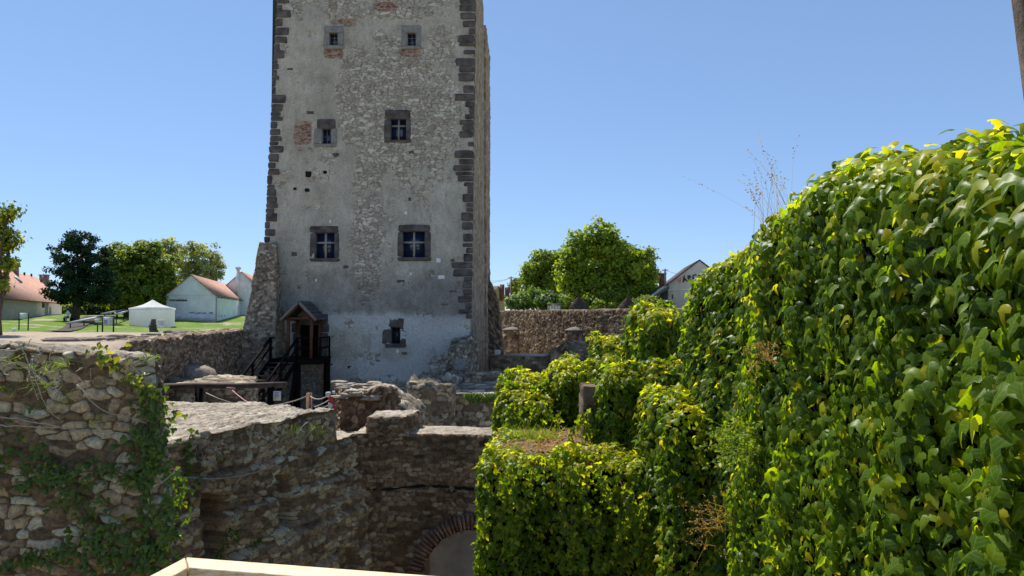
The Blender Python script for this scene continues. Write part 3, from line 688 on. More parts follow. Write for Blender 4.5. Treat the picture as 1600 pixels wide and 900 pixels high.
# tower windows -------------------------------------------------------
def T(px_, py_, dy=0.0): return P(px_, py_, TY+dy)
def stone_rect(mb, r, y0, y1, seed, rough=.05):
    a = P(r[0], r[3], TY); b_ = P(r[2], r[1], TY)
    mb.rock(((a[0]+b_[0])/2, TY+(y0+y1)/2, (a[2]+b_[2])/2), (b_[0]-a[0], y1-y0, b_[2]-a[2]), seed, rough, 0, 5, 12)
def window(label, parts, glass, cross, lintel_mat, jamb_mat, bars=None, mull=None, cw=2.2):
    """parts: dict(lintel,sill,jambs); all px rects at the wall plane"""
    mb = MB(); stone_rect(mb, parts['lintel'], -.06, .45, hash(label) % 97, .045); root = mb.build('window_surround', lintel_mat, tower)
    root['label'] = label
    for i, r in enumerate(parts['jambs']): mb = MB(); stone_rect(mb, r, -.045, .45, i+7, .04); mb.build('jamb', jamb_mat, root)
    mb = MB(); stone_rect(mb, parts['sill'], -.09, .45, 3, .045); mb.build('sill', parts.get('sillmat', jamb_mat), root)
    a = P(glass[0]-1, glass[3]+1, TY); b_ = P(glass[2]+1, glass[1]-1, TY)
    mb = MB(); mb.box(a[0], b_[0], TY+.30, TY+.33, a[2], b_[2]); mb.build('pane', M_glass, root)
    mb = MB(); t = .026
    W_, H_ = glass[2]-glass[0], glass[3]-glass[1]
    def vbar(x, t_, y0, y1, z0=None, z1=None):
        p = P(x, (glass[1]+glass[3])/2, TY)[0]; mb.box(p-t_/2, p+t_/2, TY+y0, TY+y1, a[2] if z0 is None else z0, b_[2] if z1 is None else z1)
    def hbar(y, t_, y0, y1):
        p = P(glass[0], y, TY)[2]; mb.box(a[0], b_[0], TY+y0, TY+y1, p-t_/2, p+t_/2)
    if cross:
        vbar(cross[0], cw*.036, .12, .26); mb2 = mb; mb.build('mullion', mull or M_cream, root)
        mb = MB(); hbar(cross[1], cw*.033, .115, .255); mb.build('transom', mull or M_cream, root)
        mb = MB()
        for f in (.25, .75): vbar(glass[0]+W_*f, t*.8, .27, .295)
        for k in range(1, 5): hbar(glass[1]+H_*k/5, t*.7, .27, .293)
        mb.build('glazing_bars', M_iron, root)
    elif bars:
        for i in range(1, bars[0]): vbar(glass[0]+W_*i/bars[0], t*1.3, .2, .23)
        for i in range(1, bars[1]): hbar(glass[1]+H_*i/bars[1], t*1.3, .205, .235)
        mb.build('glazing_bars', bars[2], root)
    return root
def std(o, g, lt, st_, jl=None, jr=None):
    return dict(lintel=(o[0], o[1], o[2], lt), sill=(o[0]-1, st_, o[2]+1, o[3]), jambs=[(jl or o[0], lt-.5, g[0]+.7, st_+.5), (g[2]-.7, lt-.5, jr or o[2], st_+.5)])
g = (514, 51, 528, 71); window('small top-storey window with pale grey surround, left of the two', std((506, 41, 537, 77), g, 51, 71), g, None, M_greystone, M_greystone, (2, 3, M_pole))
g = (636, 51, 650, 72); window('small top-storey window with pale grey surround, right of the two', std((627, 40, 658, 77), g, 51, 72), g, None, M_greystone, M_greystone, (2, 3, M_pole))
g = (503, 201, 517, 225); window('small window with dark lintel and light grey jambs beside the brick patch', dict(lintel=(495, 186, 525, 201.5), sill=(489, 225, 526, 230), jambs=[(490, 200, 503.5, 226), (516.5, 200, 527, 226)]), g, None, M_dark, M_greystone, (2, 2, M_pole))
g = (610, 186, 635, 219); window('dark framed cross window on the second storey from the top', std((600, 171, 642, 223), g, 186, 219), g, (622.5, 196), M_dark, M_dark, mull=M_greystone, cw=2.8)
g = (493, 364, 523, 403.5); window('cream cross window in dark surround, left of the lower pair', std((484, 353, 530, 409), g, 364, 403.5), g, (508, 379), M_dark, M_dark, cw=3)
g = (629, 362, 664, 402); window('cream cross window in dark surround, right of the lower pair', std((621, 351, 673, 408), g, 362, 402), g, (646.5, 378.5), M_dark, M_dark, cw=3)
g = (611.5, 512, 625, 537); window('small barred lowest window in chunky dark stones', dict(lintel=(604, 496, 632, 512), sill=(601, 537, 635, 543), jambs=[(597, 511, 612, 538), (624.5, 511, 636, 538)]), g, None, M_dark, M_dark, (4, 5, M_iron))
# tower door (behind the porch)
mb = MB()
for i, r in enumerate([(462, 494, 473, 507), (458, 520, 468.5, 538), (456, 505, 469, 520), (459, 538, 469, 566), (501.5, 490, 513, 506), (501, 506, 515, 519), (501.5, 519, 513, 545), (502, 545, 512, 560), (500, 557, 517, 566), (471, 496, 503, 508.5)]): stone_rect(mb, r, -.08, .4, i, .06)
dr = mb.build('door_surround', M_dark, tower)
a = P(467, 566, TY); b_ = P(502, 507, TY); mb = MB()
for k in range(5):
    w0 = a[0]+(b_[0]-a[0])*k/5; mb.box(w0, w0+(b_[0]-a[0])/5-.012, TY+.25, TY+.3, a[2], b_[2])
door = mb.build('door', M_wooddk, tower); door.name = 'door'
mb = MB(); mb.bar((b_[0]-.1, TY+.2, a[2]+1.0), (b_[0]-.1, TY+.2, a[2]+1.2), .03); mb.build('handle', M_iron, door)
mb = MB(); mb.box(A[0]+.5, B[0]-.5, TY+.5, TY+.6, ZB+.5, ZT-.5); mb.build('inner_wall', M_void, tower)
# odd stones set in the wall
for (x, y, w_, h_, mt) in [(524, 242, 8, 5, M_dark), (643, 238, 9, 5, M_dark), (541, 417, 9, 5, M_dark), (626, 439.5, 12, 5, M_dark), (641, 440.5, 8, 4, M_dark), (460, 397, 9, 7, M_dark), (443, 393, 6, 6, M_dark), (478, 372, 4, 4, M_brick), (520, 525, 4, 4, M_brick), (632, 552, 8, 4, M_dark), (516, 570, 8, 4, M_dark), (485, 176, 12, 5, M_dark), (482, 272, 9, 9, M_void), (508, 269, 6, 5, M_void), (480, 297, 8, 5, M_void), (461, 295, 5, 4, M_void), (453, 108, 9, 3, M_dark), (707, 407, 6, 4, M_dark), (708, 455, 10, 3, M_dark), (546, 574, 5, 4, M_void), (690, 433, 10, 6, M_white), (685, 407, 7, 7, M_white), (642, 428, 3, 5, M_white), (623, 453, 3, 5, M_white), (640, 311, 4, 5, M_dark), (621, 549, 4, 6, M_white), (516, 346, 3, 5, M_white), (494, 438, 3, 5, M_white), (634, 333, 4, 5, M_white)]:
    mb = MB(); stone_rect(mb, (x-w_/2, y-h_/2, x+w_/2, y+h_/2), -.03 if mt is not M_void else .0-.035, .1, int(x), .12); mb.build({'dark_andesite': 'dark_stone', 'red_brick': 'brick', 'dark_interior': 'putlog_hole', 'white_limewash': 'white_gauge'}[mt.name], mt, tower)
# left buttress of the tower
def PX(px_, py_, Y_): return tuple(P(px_, py_, Y_))
zt = P(420, 378, 38.9)[2]
rubble('buttress', [PX(352, 600, 37.0)[:2]+(ZB,), (P(428, 600, 37.3)[0], 37.3, ZB), (P(428, 600, 37.3)[0]+.2, 40.2, ZB), (P(358, 600, 37.3)[0]-.6, 41.5, ZB)],
       [(P(406, 378, 39.4)[0], 39.4, zt), (P(433, 378, 39.4)[0], 39.4, zt-.1), (P(433, 378, 40.1)[0], 40.1, zt+.15), (P(409, 378, 41.3)[0], 41.3, zt+.1)], M_butt, tower, .05, (.30, .13), .035, .10, .05)
# ================================================================== WALLS
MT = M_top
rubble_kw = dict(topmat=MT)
# foreground wall, left
FY = 6.5
def carve_fore(p):
    x, y = proj(p); return .0*x
b = [(-7.2, FY+.25, -5.0), (P(316, 900, FY)[0], FY, -5.0), (P(316, 900, FY)[0]-.6, FY+1.1, -5.0), (-7.2, FY+1.3, -5.0)]
t = [(-7.2, FY+.25, -.13), (P(240, 560, FY)[0], FY, -.36), (P(240, 560, FY)[0]-.62, FY+1.1, -.42), (-7.2, FY+1.4, -.16)]
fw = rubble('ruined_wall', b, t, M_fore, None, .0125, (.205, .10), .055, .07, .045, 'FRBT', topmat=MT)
tag(fw, 'nearest rubble wall at the lower left of tan and brown stones, with ivy strands creeping over it', 'wall')
# inner courtyard wall receding to the arch
T1 = G(257, 692, -1.75); T2 = G(472, 650, -1.75)
dv = (T2-T1)/np.linalg.norm(T2-T1); near = T1-dv*2.6; farp = T1+dv*3.67
def carve_in(p):
    x, y = proj(p); f = lambda a, b_, c, d: sst(0, 6, x-a)*sst(0, 6, c-x)*sst(0, 6, y-b_)*sst(0, 6, d-y)
    n_ = fbm(p, 2.5, 70, 3)
    lower = -.22*sst(-.08, .08, (p[..., 2]-(-2.55-.42*(p[..., 1]-9.5)*0)+.15*n_))*0
    slope_y = 820-.54*(x-449)
    ledge = sst(-6, 6, (slope_y-y)+10*n_)*sst(300, 330, x)*.09
    gro = 0
    for z_, st_ in ((-2.35, .05), (-2.95, .07), (-3.6, .06), (-4.3, .07)): zz = p[..., 2]-z_-.05*n_; gro = gro+.07*np.exp(-(zz/.035)**2)-st_*sst(.03, -.03, zz)
    return gro+.5*f(306, 770, 350, 880)+.38*f(432, 738, 456, 825)+.25*f(510, 850, 545, 900)+ledge
fare = T1+dv*4.55
def cap_in(p):
    t_ = (p[..., 0]-T1[0])*dv[0]+(p[..., 1]-T1[1])*dv[1]; return -1.6-.72*sst(3.6, 3.72, t_+.08*fbm(p, 3, 3, 2))+.06*fbm(p, 4, 5, 3)*(t_ > 3.6)
iw = rubble('ruined_wall', [(near[0], near[1], -8), (fare[0], fare[1], -8), (-4.6, 14.3, -8), (-9, 13.9, -8)],
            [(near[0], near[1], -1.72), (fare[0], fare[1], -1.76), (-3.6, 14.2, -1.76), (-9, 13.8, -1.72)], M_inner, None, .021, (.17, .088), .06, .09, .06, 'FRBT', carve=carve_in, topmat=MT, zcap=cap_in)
tag(iw, 'courtyard wall receding from the near left corner toward the arch, with a broad sunlit stony top', 'wall')
# low strip behind the broad top
o = rubble('ruined_wall', fp([P(225, 640, 14.2)[:2], P(372, 640, 14.4)[:2], P(372, 640, 15)[:2], P(215, 640, 15)[:2]], -5.4), fp([P(225, 640, 14.2)[:2], P(372, 640, 14.4)[:2], P(372, 640, 15)[:2], P(215, 640, 15)[:2]], -1.86), M_inner, None, .05, (.25, .13), .05, .05, .05, topmat=MT)
tag(o, 'low strip of wall behind the broad sunlit wall top, in front of the wooden barrier', 'wall')
# arch wall: upper and lower
AY = 13.65
acx, acz, ar = P(738, 908, AY-.12)[0], P(738, 905, AY-.12)[2], .93
def arch_hole(c): return ((c[:, 0]-acx)**2+(c[:, 2]-acz)**2 < ar**2) | ((np.abs(c[:, 0]-acx) < ar) & (c[:, 2] < acz))
xl = -3.05; xr = 1.6; xs_ = P(645, 650, AY)[0]
arch = thing('arched_wall', 'courtyard cross wall with a brick arch at its foot and a stepped sunlit top', 'wall', (-1, AY, -8))
zl = P(700, 764, AY)[2]
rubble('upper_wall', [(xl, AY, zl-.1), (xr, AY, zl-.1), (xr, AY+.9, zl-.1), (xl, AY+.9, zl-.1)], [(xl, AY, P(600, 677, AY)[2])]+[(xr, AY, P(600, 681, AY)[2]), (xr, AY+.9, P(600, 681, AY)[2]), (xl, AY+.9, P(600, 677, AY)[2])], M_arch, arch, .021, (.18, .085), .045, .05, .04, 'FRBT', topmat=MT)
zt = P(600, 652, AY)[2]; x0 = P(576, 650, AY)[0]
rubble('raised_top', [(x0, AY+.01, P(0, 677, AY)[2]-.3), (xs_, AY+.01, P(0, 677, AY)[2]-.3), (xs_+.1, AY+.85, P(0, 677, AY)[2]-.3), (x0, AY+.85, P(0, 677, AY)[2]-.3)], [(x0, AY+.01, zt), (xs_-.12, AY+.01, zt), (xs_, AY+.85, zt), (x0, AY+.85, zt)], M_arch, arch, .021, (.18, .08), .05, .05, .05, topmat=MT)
rubble('lower_wall', [(xl, AY-.16, -8), (xr, AY-.16, -8), (xr, AY+.9, -8), (xl, AY+.9, -8)], [(xl, AY-.02, zl-.02), (xr, AY-.02, zl-.02), (xr, AY+.9, zl-.02), (xl, AY+.9, zl-.02)], M_arch, arch, .021, (.19, .09), .05, .04, .0, 'FR', hole=arch_hole)
mb = MB(); xs2 = np.linspace(xl, xr, 60); mb.tube([(x, AY-.03, zl+.03+.03*math.sin(x*3)+random.uniform(-.01, .01)) for x in xs2], [random.uniform(.008, .035) for x in xs2], 6); mb.build('recess_shade', M_void, arch)  # dark tube standing in for the shaded recess along the ledge
# brick voussoirs
mb = MB(); nb = 44
for k in range(nb+1):
    a = math.pi*k/nb; rr = ar+.15+random.uniform(-.03, .03); c = (acx+math.cos(a)*rr, AY-.12+random.uniform(-.02, .02), acz+math.sin(a)*rr)
    # brick as rotated hexa in xz
    dx, dz = math.cos(a), math.sin(a); tx, tz = -dz, dx; lr = random.uniform(.12, .17); lt = .022+random.uniform(-.004, .006)
    f0, f1 = c[1]-.1, c[1]+.35
    P4 = [(c[0]+dx*sa*lr+tx*sb*lt*(1+.12*sa), c[2]+dz*sa*lr+tz*sb*lt*(1+.12*sa)) for sa, sb in ((-1, -1), (1, -1), (1, 1), (-1, 1))]
    mb.hexa([(p[0], f0, p[1]) for p in P4], [(p[0], f1, p[1]) for p in P4])
mb.build('brick_arch', simple('old_arch_brick', (.25, .15, .11), .95, .6, 5, .8, .03, .1), arch)
g_ = []
for k in range(25):
    a = math.pi*k/24; g_.append([(acx+math.cos(a)*(ar+.015), AY-.2, acz+math.sin(a)*(ar+.015)), (acx+math.cos(a)*ar*1.0, AY+.95, acz+math.sin(a)*ar)])
g_ = [[(acx+ar, AY-.2, -8), (acx+ar, AY+.95, -8)]]+g_+[[(acx-ar, AY-.2, -8), (acx-ar, AY+.95, -8)]]
mb = MB(); mb.grid(np.array(g_)); mb.build('arch_reveal', simple('old_arch_brick', (.21, .115, .08)), arch)
# jamb stones at the left of the arch
mb = MB()
for k in range(9): mb.rock((acx-ar-.16+random.uniform(-.03, .03), AY-.17, acz-.15-k*.3), (.36, .3, .27), k, .1, 0, 4, 6)
mb.build('arch_jamb', rubble_mat('jamb_stone', [(0, (.3, .24, .18)), (1, (.3, .24, .18))], (.3, .24, .18)), arch)
# plastered room behind the arch
M_plaster = simple('grey_plaster', (.30, .29, .27), .95, .3, 1.6, .5, .05, .1)
o = rubble('plastered_wall', [(-4, AY+2.6, -8), (2, AY+2.6, -8), (2, AY+3, -8), (-4, AY+3, -8)], [(-4, AY+2.6, -3.3), (2, AY+2.6, -3.3), (2, AY+3, -3.3), (-4, AY+3, -3.3)], M_plaster, None, .1, (.5, .4), .02, .03, 0, 'FRLT')
tag(o, 'smooth grey plastered wall seen through the brick arch', 'wall')
# ruin block with jagged sunlit top, centre
RY = 16
o = thing('ruined_pier', 'stump of a masonry pier with a jagged sunlit top in front of the tower', 'ruin', (P(570, 600, RY)[0], RY+.6, -5.4))
x0, x1, x2 = P(527, 640, RY)[0], P(618, 640, RY)[0], P(640, 640, RY+1.2)[0]
rubble('masonry', [(x0-.1, RY, -5.4), (x1, RY+.1, -5.4), (x2+.1, RY+1.5, -5.4), (x0, RY+1.3, -5.4)], [(P(535, 612, RY)[0], RY+.25, -1.84), (P(597, 603, RY)[0], RY+.2, -1.72), (P(602, 600, RY)[0]+.05, RY+1.0, -1.66), (P(522, 600, RY+1)[0], RY+1.1, -1.62)], M_arch, o, .025, (.3, .13), .09, .12, .09, topmat=MT)
mb = MB(); rr_ = random.Random(4)
for k in range(26):
    u_, v_ = rr_.random(), rr_.random(); px_ = 527+66*u_; yy = .1+1.0*v_
    c = P(px_, 600, RY+yy); zz_ = -1.80+.10*v_+rr_.uniform(-.12, .05); mb.rock((c[0], c[1], zz_), (rr_.uniform(.2, .5), rr_.uniform(.2, .45), rr_.uniform(.05, .11)), k, .22, rr_.uniform(-.5, .5), 5, 14)
mb.build('loose_stones', simple('sunny_stone', (.40, .34, .265), .95, .3, 9, .9, .04, .1), o)
# lower shoulder right of the pier
o = wall('ruined_wall', [P(600, 640, 17.2)[:2], P(650, 640, 17.2)[:2], P(662, 640, 18.5)[:2], P(610, 640, 18.5)[:2]], -5.4, (-1.98, -2.4, -2.3, -1.8), 'crumbling shoulder of masonry stepping down right of the jagged pier', mat=M_grey, res=.035, depth=.07, wob=.1, ragged=.15, st=(.28, .14), topmat=None)
# mossy wall in the tower's shade
def wl_(name, x0p, x1p, Y0, Y1, ytop, zb, label, mat, st=(.3, .15), res=.05, rag=.05, cat='wall', ytop2=None, **kw):
    z0 = P(800, ytop, Y0)[2]; z1 = P(800, ytop2 if ytop2 is not None else ytop, Y0)[2]
    xa, xb = P(x0p, 500, Y0)[0], P(x1p, 500, Y0)[0]
    pts = [(xa, Y0), (xb, Y0), (xb, Y1), (xa, Y1)]
    return wall(name, pts, zb, (z0, z1, z1, z0), label, cat, mat=mat, st=st, res=res, ragged=rag, **kw)
wl_('ruined_wall', 652, 800, 27, 31.2, 615, -5.6, 'shaded thick wall with a flat bluish top and a strip of moss, below the tower', M_grey, (.34, .2), .045, .03, depth=.09)
wl_('ruined_wall', 640, 706, 26.2, 31, 600, -5.6, 'dark crumbling mound of masonry at the left end of the mossy wall', M_grey, (.4, .2), .05, .25, ytop2=606, wob=.25, depth=.12)
wl_('ruined_wall', 727, 784, 35, 36, 583, -5.6, 'low grey wall joined to the foot of the tower near its right corner', M_grey, (.35, .16), .06, .04)
# leaning remnant against tower
o = rubble('ruined_buttress', [PX(684, 610, 36.5)[:2]+(-5.6,), PX(740, 610, 36.5)[:2]+(-5.6,), (P(744, 610, 36.5)[0]+.1, 39.6, -5.6), (P(690, 610, 36.5)[0], 39.6, -5.6)],
           [(P(703, 540, 38)[0], 38, P(0, 545, 38)[2]), (P(729, 535, 38)[0], 38, P(0, 536, 38)[2]), (P(742, 530, 39.6)[0], 39.7, P(0, 522, 39.6)[2]), (P(708, 535, 39.6)[0], 39.7, P(0, 530, 39.6)[2])], M_grey, None, .06, (.4, .15), .1, .15, .15)
tag(o, 'broken stub of brick and stone buttress leaning on the tower at its right corner', 'ruin')
for q_, sz_, lb_ in ((P(718, 571, 36.6), (.62, .4, .62), 'larger pale dressed stone block set in the broken buttress'), (P(720, 590, 36.5), (.4, .4, .35), 'smaller pale block just under the larger one in the broken buttress')): mb = MB(); mb.rock(q_, sz_, 3, .06, 0, 4, 8); tag(mb.build('dressed_stone', M_greystone), lb_, 'stone block')
# tall ruin right of tower
o = rubble('ruined_wall', [(P(758, 600, 50)[0], 50, -5.6), (P(790, 600, 50)[0], 50, -5.6), (P(790, 600, 50)[0], 52, -5.6), (P(758, 600, 50)[0], 52, -5.6)], [(P(758, 420, 50)[0], 50, P(0, 425, 50)[2]), (P(777, 455, 50)[0], 50, P(0, 462, 50)[2]), (P(777, 455, 50)[0], 52, P(0, 462, 50)[2]), (P(758, 420, 50)[0], 52, P(0, 425, 50)[2])], M_far, None, .08, (.4, .2), .1, .2, .5)
tag(o, 'jagged rising wall fragment directly behind the right edge of the tower', 'wall')
# far retaining wall with half-round buttresses
w0 = wl-wd*1.5; w1 = wl+wd*27; nb_ = np.array([.8827, .47])*.9
zt = .32
fwl = thing('retaining_wall', 'long brown rubble retaining wall with two half-round buttresses right of the tower', 'wall', ((w0[0]+w1[0])/2, (w0[1]+w1[1])/2, -5))
rubble('wall', fp([w0, w1, w1+nb_, w0+nb_], -5.4), fp([w0, w1, w1+nb_, w0+nb_], zt), M_far, fwl, .065, (.27, .15), .05, .08, .03)
for tt, rad, yy in ((3.3, .92, 516), (12.6, .76, 517)):
    c = wl+wd*tt; zc = P(800, yy, c[1])[2]; rows = []
    for z_, rr in ((-5.4, rad*1.05), (-4, rad*1.03), (-2.6, rad), (zc-.3, rad), (zc, rad*.99), (zc+.02, rad*1.06), (zc+.08, rad*1.02), (zc+.22, rad*.6), (zc+.3, .02)):
        rows.append([(c[0]+math.cos(a)*rr, c[1]+math.sin(a)*rr, z_) for a in np.linspace(math.radians(-260), math.radians(30), 40)])
    Ag = np.array(rows); body = interp(Ag[:5], 10).swapaxes(0, 1); nn_ = body-np.array([c[0], c[1], 0])*np.array([1, 1, 0]); 
    uu = np.linspace(0, 4.5, body.shape[0])[:, None]+0*body[..., 2]
    d, F1, r1, r2 = stones(uu, body[..., 2], .4, .22, int(tt*10)); s = sst(.02, .25, d)
    dirn = nrmz((body-np.array([c[0], c[1], 0]))*np.array([1, 1, 0])); body = body+dirn*(.05*s*r2)[..., None]
    I = np.arange(body.shape[0]*body.shape[1]).reshape(body.shape[:2]); q = np.stack([I[:-1, :-1], I[1:, :-1], I[1:, 1:], I[:-1, 1:]], -1).reshape(-1, 4)
    ob = mk('buttress', body.reshape(-1, 3), q, M_far, fwl, True, {'Cs': np.stack([r1, r2, s, s*0+1], -1).reshape(-1, 4)})
    mb = MB(); mb.grid(Ag[4:].swapaxes(0, 1)); mb.build('cap', simple('cap_stone', (.19, .165, .15), .9, .3, 5, .4, .04), ob)
# low walls in front of it
wl_('ruined_wall', 766, 868, 44, 45, 556, -5.4, 'brown low wall with a pale flat coping in front of the left half-round buttress', M_far, (.35, .18), .06, .02)
mb = MB(); a = P(790, 554, 43.95); b_ = P(862, 556, 43.95); mb.box(a[0], b_[0], 43.9, 45.1, a[2]-.12, a[2]+.0); mb.build('x', simple('pale_coping', (.52, .44, .36), .9, .2, 4, .3, .02)); o = bpy.data.objects['x']; o.name = 'coping_slab'; tag(o, 'pale coping slab lying along the brown low wall', 'slab')
wl_('ruined_wall', 860, 896, 43.5, 45, 552, -5.4, 'ragged end of wall stepping up toward the right half-round buttress', M_far, (.35, .18), .06, .3, ytop2=534)
wl_('ruined_wall', 890, 915, 43, 45, 535, -5.4, 'squared masonry pier below the right half-round buttress', M_grey, (.4, .2), .06, .05)
wl_('ruined_wall', 915, 950, 42, 44, 556, -5.4, 'low masonry piece between the squared pier and the ivy', M_grey, (.4, .2), .06, .12)
mb = MB()
for (x, y, w_, h_) in ((787, 597, .9, .12), (806, 592, .8, .14), (822, 599, .8, .12), (790, 606, .14, .5), (806, 607, .3, .35), (813, 585, .4, .1)):
    mb.rock(P(x, y, 32), (w_*.9, .5, h_), int(x), .12, .1, 4, 6)
o = mb.build('stone_bench', simple('pale_slab', (.36, .32, .27), .95, .3, 9, .6, .03)); tag(o, 'rough bench of pale stone slabs beside the mossy wall', 'bench')
for q_, lb_ in ((P(777, 551, 43.8), 'loose white limestone lump on the low brown wall right of the tower'),): mb = MB(); mb.rock(q_, (.45, .3, .3), 3, .15); tag(mb.build('white_stone', simple('white_limestone', (.6, .58, .55), .9, .2, 5, .3, .03)), lb_, 'stone')
# ruin yard floor right of tower
# walls holding the lawn
p0 = np.array([-13.2, 24.0]); p1 = np.array([-14.65, 38.6])
o = rubble('retaining_wall', fp([p0, p1, p1+[-1.2, 0], p0+[-1.2, 0.3]], -5.4), fp([p0, p1, p1+[-1.2, 0], p0+[-1.2, .3]], (-.98, -.86, -.86, -.98)), M_far, None, .04, (.22, .09), .05, .1, .09, 'FRBLT')
tag(o, 'low brown rubble wall holding up the lawn, left of the tower', 'wall')
p00 = np.array([-5.4, 9.2])
o = rubble('retaining_wall', fp([p00, p0, p0+[-1, 0], p00+[-1, 0.3]], -5.4), fp([p00, p0, p0+[-1, 0], p00+[-1, .3]], (-.68, -1.0, -.98, -.62)), M_far, None, .05, (.22, .1), .05, .08, .08, 'FRBLT')
tag(o, 'brown rubble wall just behind the nearest wall, holding the dirt yard', 'wall')
for k in range(16):
    Y_ = random.uniform(24, 37); mb = MB(); mb.rock((-14.3-random.uniform(0, 2.2)-(Y_-24)*.08, Y_, float(lawn_z(-15, Y_))+.05), (random.uniform(.5, 1.3), random.uniform(.4, .8), random.uniform(.12, .25)), k, .15, random.random(), 4, 5)
    tag(mb.build('flat_stone', simple('brown_flat_stone', (.26, .21, .165), .95, .3, 6, .6, .04)), 'flat brown stone lying along the edge of the lawn left of the tower', 'stone', 'flat stones along the lawn edge')
# broad low platform below the stairs
o = rubble('ruined_wall', [(-13.8, 27, -5.4), (P(395, 600, 27)[0], 27, -5.4), (P(397, 600, 31)[0], 31.3, -5.4), (-14, 31.3, -5.4)], [(-13.8, 27, -2.65), (P(395, 600, 27)[0], 27, -2.72), (P(397, 600, 31)[0], 31.3, -2.75), (-14, 31.3, -2.65)], M_grey, None, .05, (.34, .17), .08, .06, .06)
tag(o, 'low shaded masonry platform beside the foot of the wooden stairs', 'wall')
c = P(303, 577, 30); mb = MB(); mb.hexa([(c[0]-.55, 29.6, -2.9), (c[0]+.5, 29.6, -2.9), (c[0]+.7, 31, -2.9), (c[0]-.3, 31, -2.9)], [(c[0]-.5, 29.6, -2.05), (c[0]+.4, 29.7, -2.35), (c[0]+.5, 30.9, -2.4), (c[0]-.3, 31, -2.1)])
tag(mb.build('stone_block', simple('tan_block', (.30, .25, .20), .95, .3, 7, .6, .04)), 'squared tan stone block resting on the low platform', 'stone block')
# ================================================================== PORCH AND STAIRS
def X_(px_, Y_): return P(px_, 500, Y_)[0]
def Z_(py_, Y_): return P(800, py_, Y_)[2]
PF = 37.9
porch = thing('timber_porch', 'small timber porch with a slate shingled gable roof over the tower door', 'porch', (-11.5, 39, -2.4))
xfl, xfr = X_(450.5, PF), X_(487, PF); zfl = Z_(560, PF)
posts = [(xfl, PF, Z_(499, PF)), (xfr, PF, Z_(499, PF)), (X_(465, 39.85), 39.85, Z_(500, 39.8)), (X_(499.5, 39.85), 39.85, Z_(500, 39.8))]
for (x, y, z) in posts: mb = MB(); mb.box(x-.075, x+.075, y-.075, y+.075, zfl-.05, z); mb.build('post', M_woodrd, porch)
xm = (xfl+xfr)/2; zr = Z_(472, PF); ze = Z_(501, PF); hw = (X_(495.5, PF)-X_(440, PF))/2; xm = (X_(495.5, PF)+X_(440, PF))/2; xm2 = xm-.02
for sgn, nm in ((-1, 'roof_slope'), (1, 'roof_slope')):
    mb = MB(); e = (xm+sgn*hw, ze); r = (xm, zr); ln = math.hypot(hw, zr-ze); sx, sz = (e[0]-r[0])/ln, (e[1]-r[1])/ln; nx, nz_ = (-sz, sx) if sgn > 0 else (sz, -sx)
    if nz_ < 0: nx, nz_ = -nx, -nz_
    for row in range(5):
        for k in range(9):
            s0 = ln-(row+1)*ln/5-.05; s1 = ln-row*ln/5; y0 = PF-.2+k*.255+random.uniform(-.01, .01); y1 = y0+.24
            o0 = .03+.0; o1 = .075+random.uniform(0, .03)
            pt = lambda s_, o_: (r[0]+sx*s_+nx*o_, r[1]+sz*s_+nz_*o_)
            a_, b_, c_, d_ = pt(s0, o0), pt(s1, o1-.03), pt(s1, o1), pt(s0, o0+.02)
            mb.hexa([(a_[0], y0, a_[1]), (b_[0], y0, b_[1]), (b_[0], y1, b_[1]), (a_[0], y1, a_[1])], [(d_[0], y0, d_[1]), (c_[0], y0, c_[1]), (c_[0], y1, c_[1]), (d_[0], y1, d_[1])])
    mb.build('shingled_roof', M_shingle, porch)
    mb = MB(); mb.bar((e[0], PF-.22, e[1]+.02), (r[0], PF-.22, r[1]+.02), .05, .14); mb.build('barge_board', simple('weathered_board', (.24, .2, .17), .85, .2, 9, .3, .01), porch)
    mb = MB(); mb.bar((e[0]+.12*-sgn, PF-.1, e[1]+.02), (r[0], PF-.1, r[1]-.1), .1, .12); mb.build('rafter', M_woodrd, porch)
mb = MB(); mb.bar((xfl-.2, PF, ze+.12), (xfr+.35, PF, ze+.12), .12, .12); mb.build('tie_beam', M_woodrd, porch)
for (a_, b_) in ((posts[0], posts[2]), (posts[1], posts[3])):
    mb = MB(); mb.bar((a_[0], a_[1], a_[2]), (b_[0], b_[1], b_[2]), .1, .12); mb.build('wall_plate', M_woodrd, porch)
stairs = thing('wooden_staircase', 'dark wooden staircase with open treads and railings climbing to the porch', 'stairs', (-12.2, 36, -5.4))
sx0, sx1 = -12.95, -11.5
mb = MB()
for k in range(11): mb.box(sx0+k*.25, sx0+k*.25+.235, PF-.1, 40-.08, zfl-.07, zfl+random.uniform(-.005, .005))
mb.box(sx0, -10.25, PF-.12, PF-.02, zfl-.32, zfl-.08); mb.box(sx0, sx0+.1, PF, 39.9, zfl-.32, zfl-.08); mb.box(-10.35, -10.25, PF, 39.9, zfl-.32, zfl-.08)
mb.build('platform', M_wooddk, stairs)
nst = 16; rise = .205; run = .27
for k in range(nst):
    z = zfl-rise*(k+1)+.0; y = PF-.12-run*(k+1); sk_ = -1.0*(k+.5)/nst; mb = MB(); mb.box(sx0+.05+sk_, sx1-.05+sk_, y, y+.26, z-.045, z); mb.build('tread', simple('worn_tread', (.13, .115, .10), .8, .3, 8, .3, .01), stairs)
yb, zb_ = PF-.12-run*nst, zfl-rise*nst
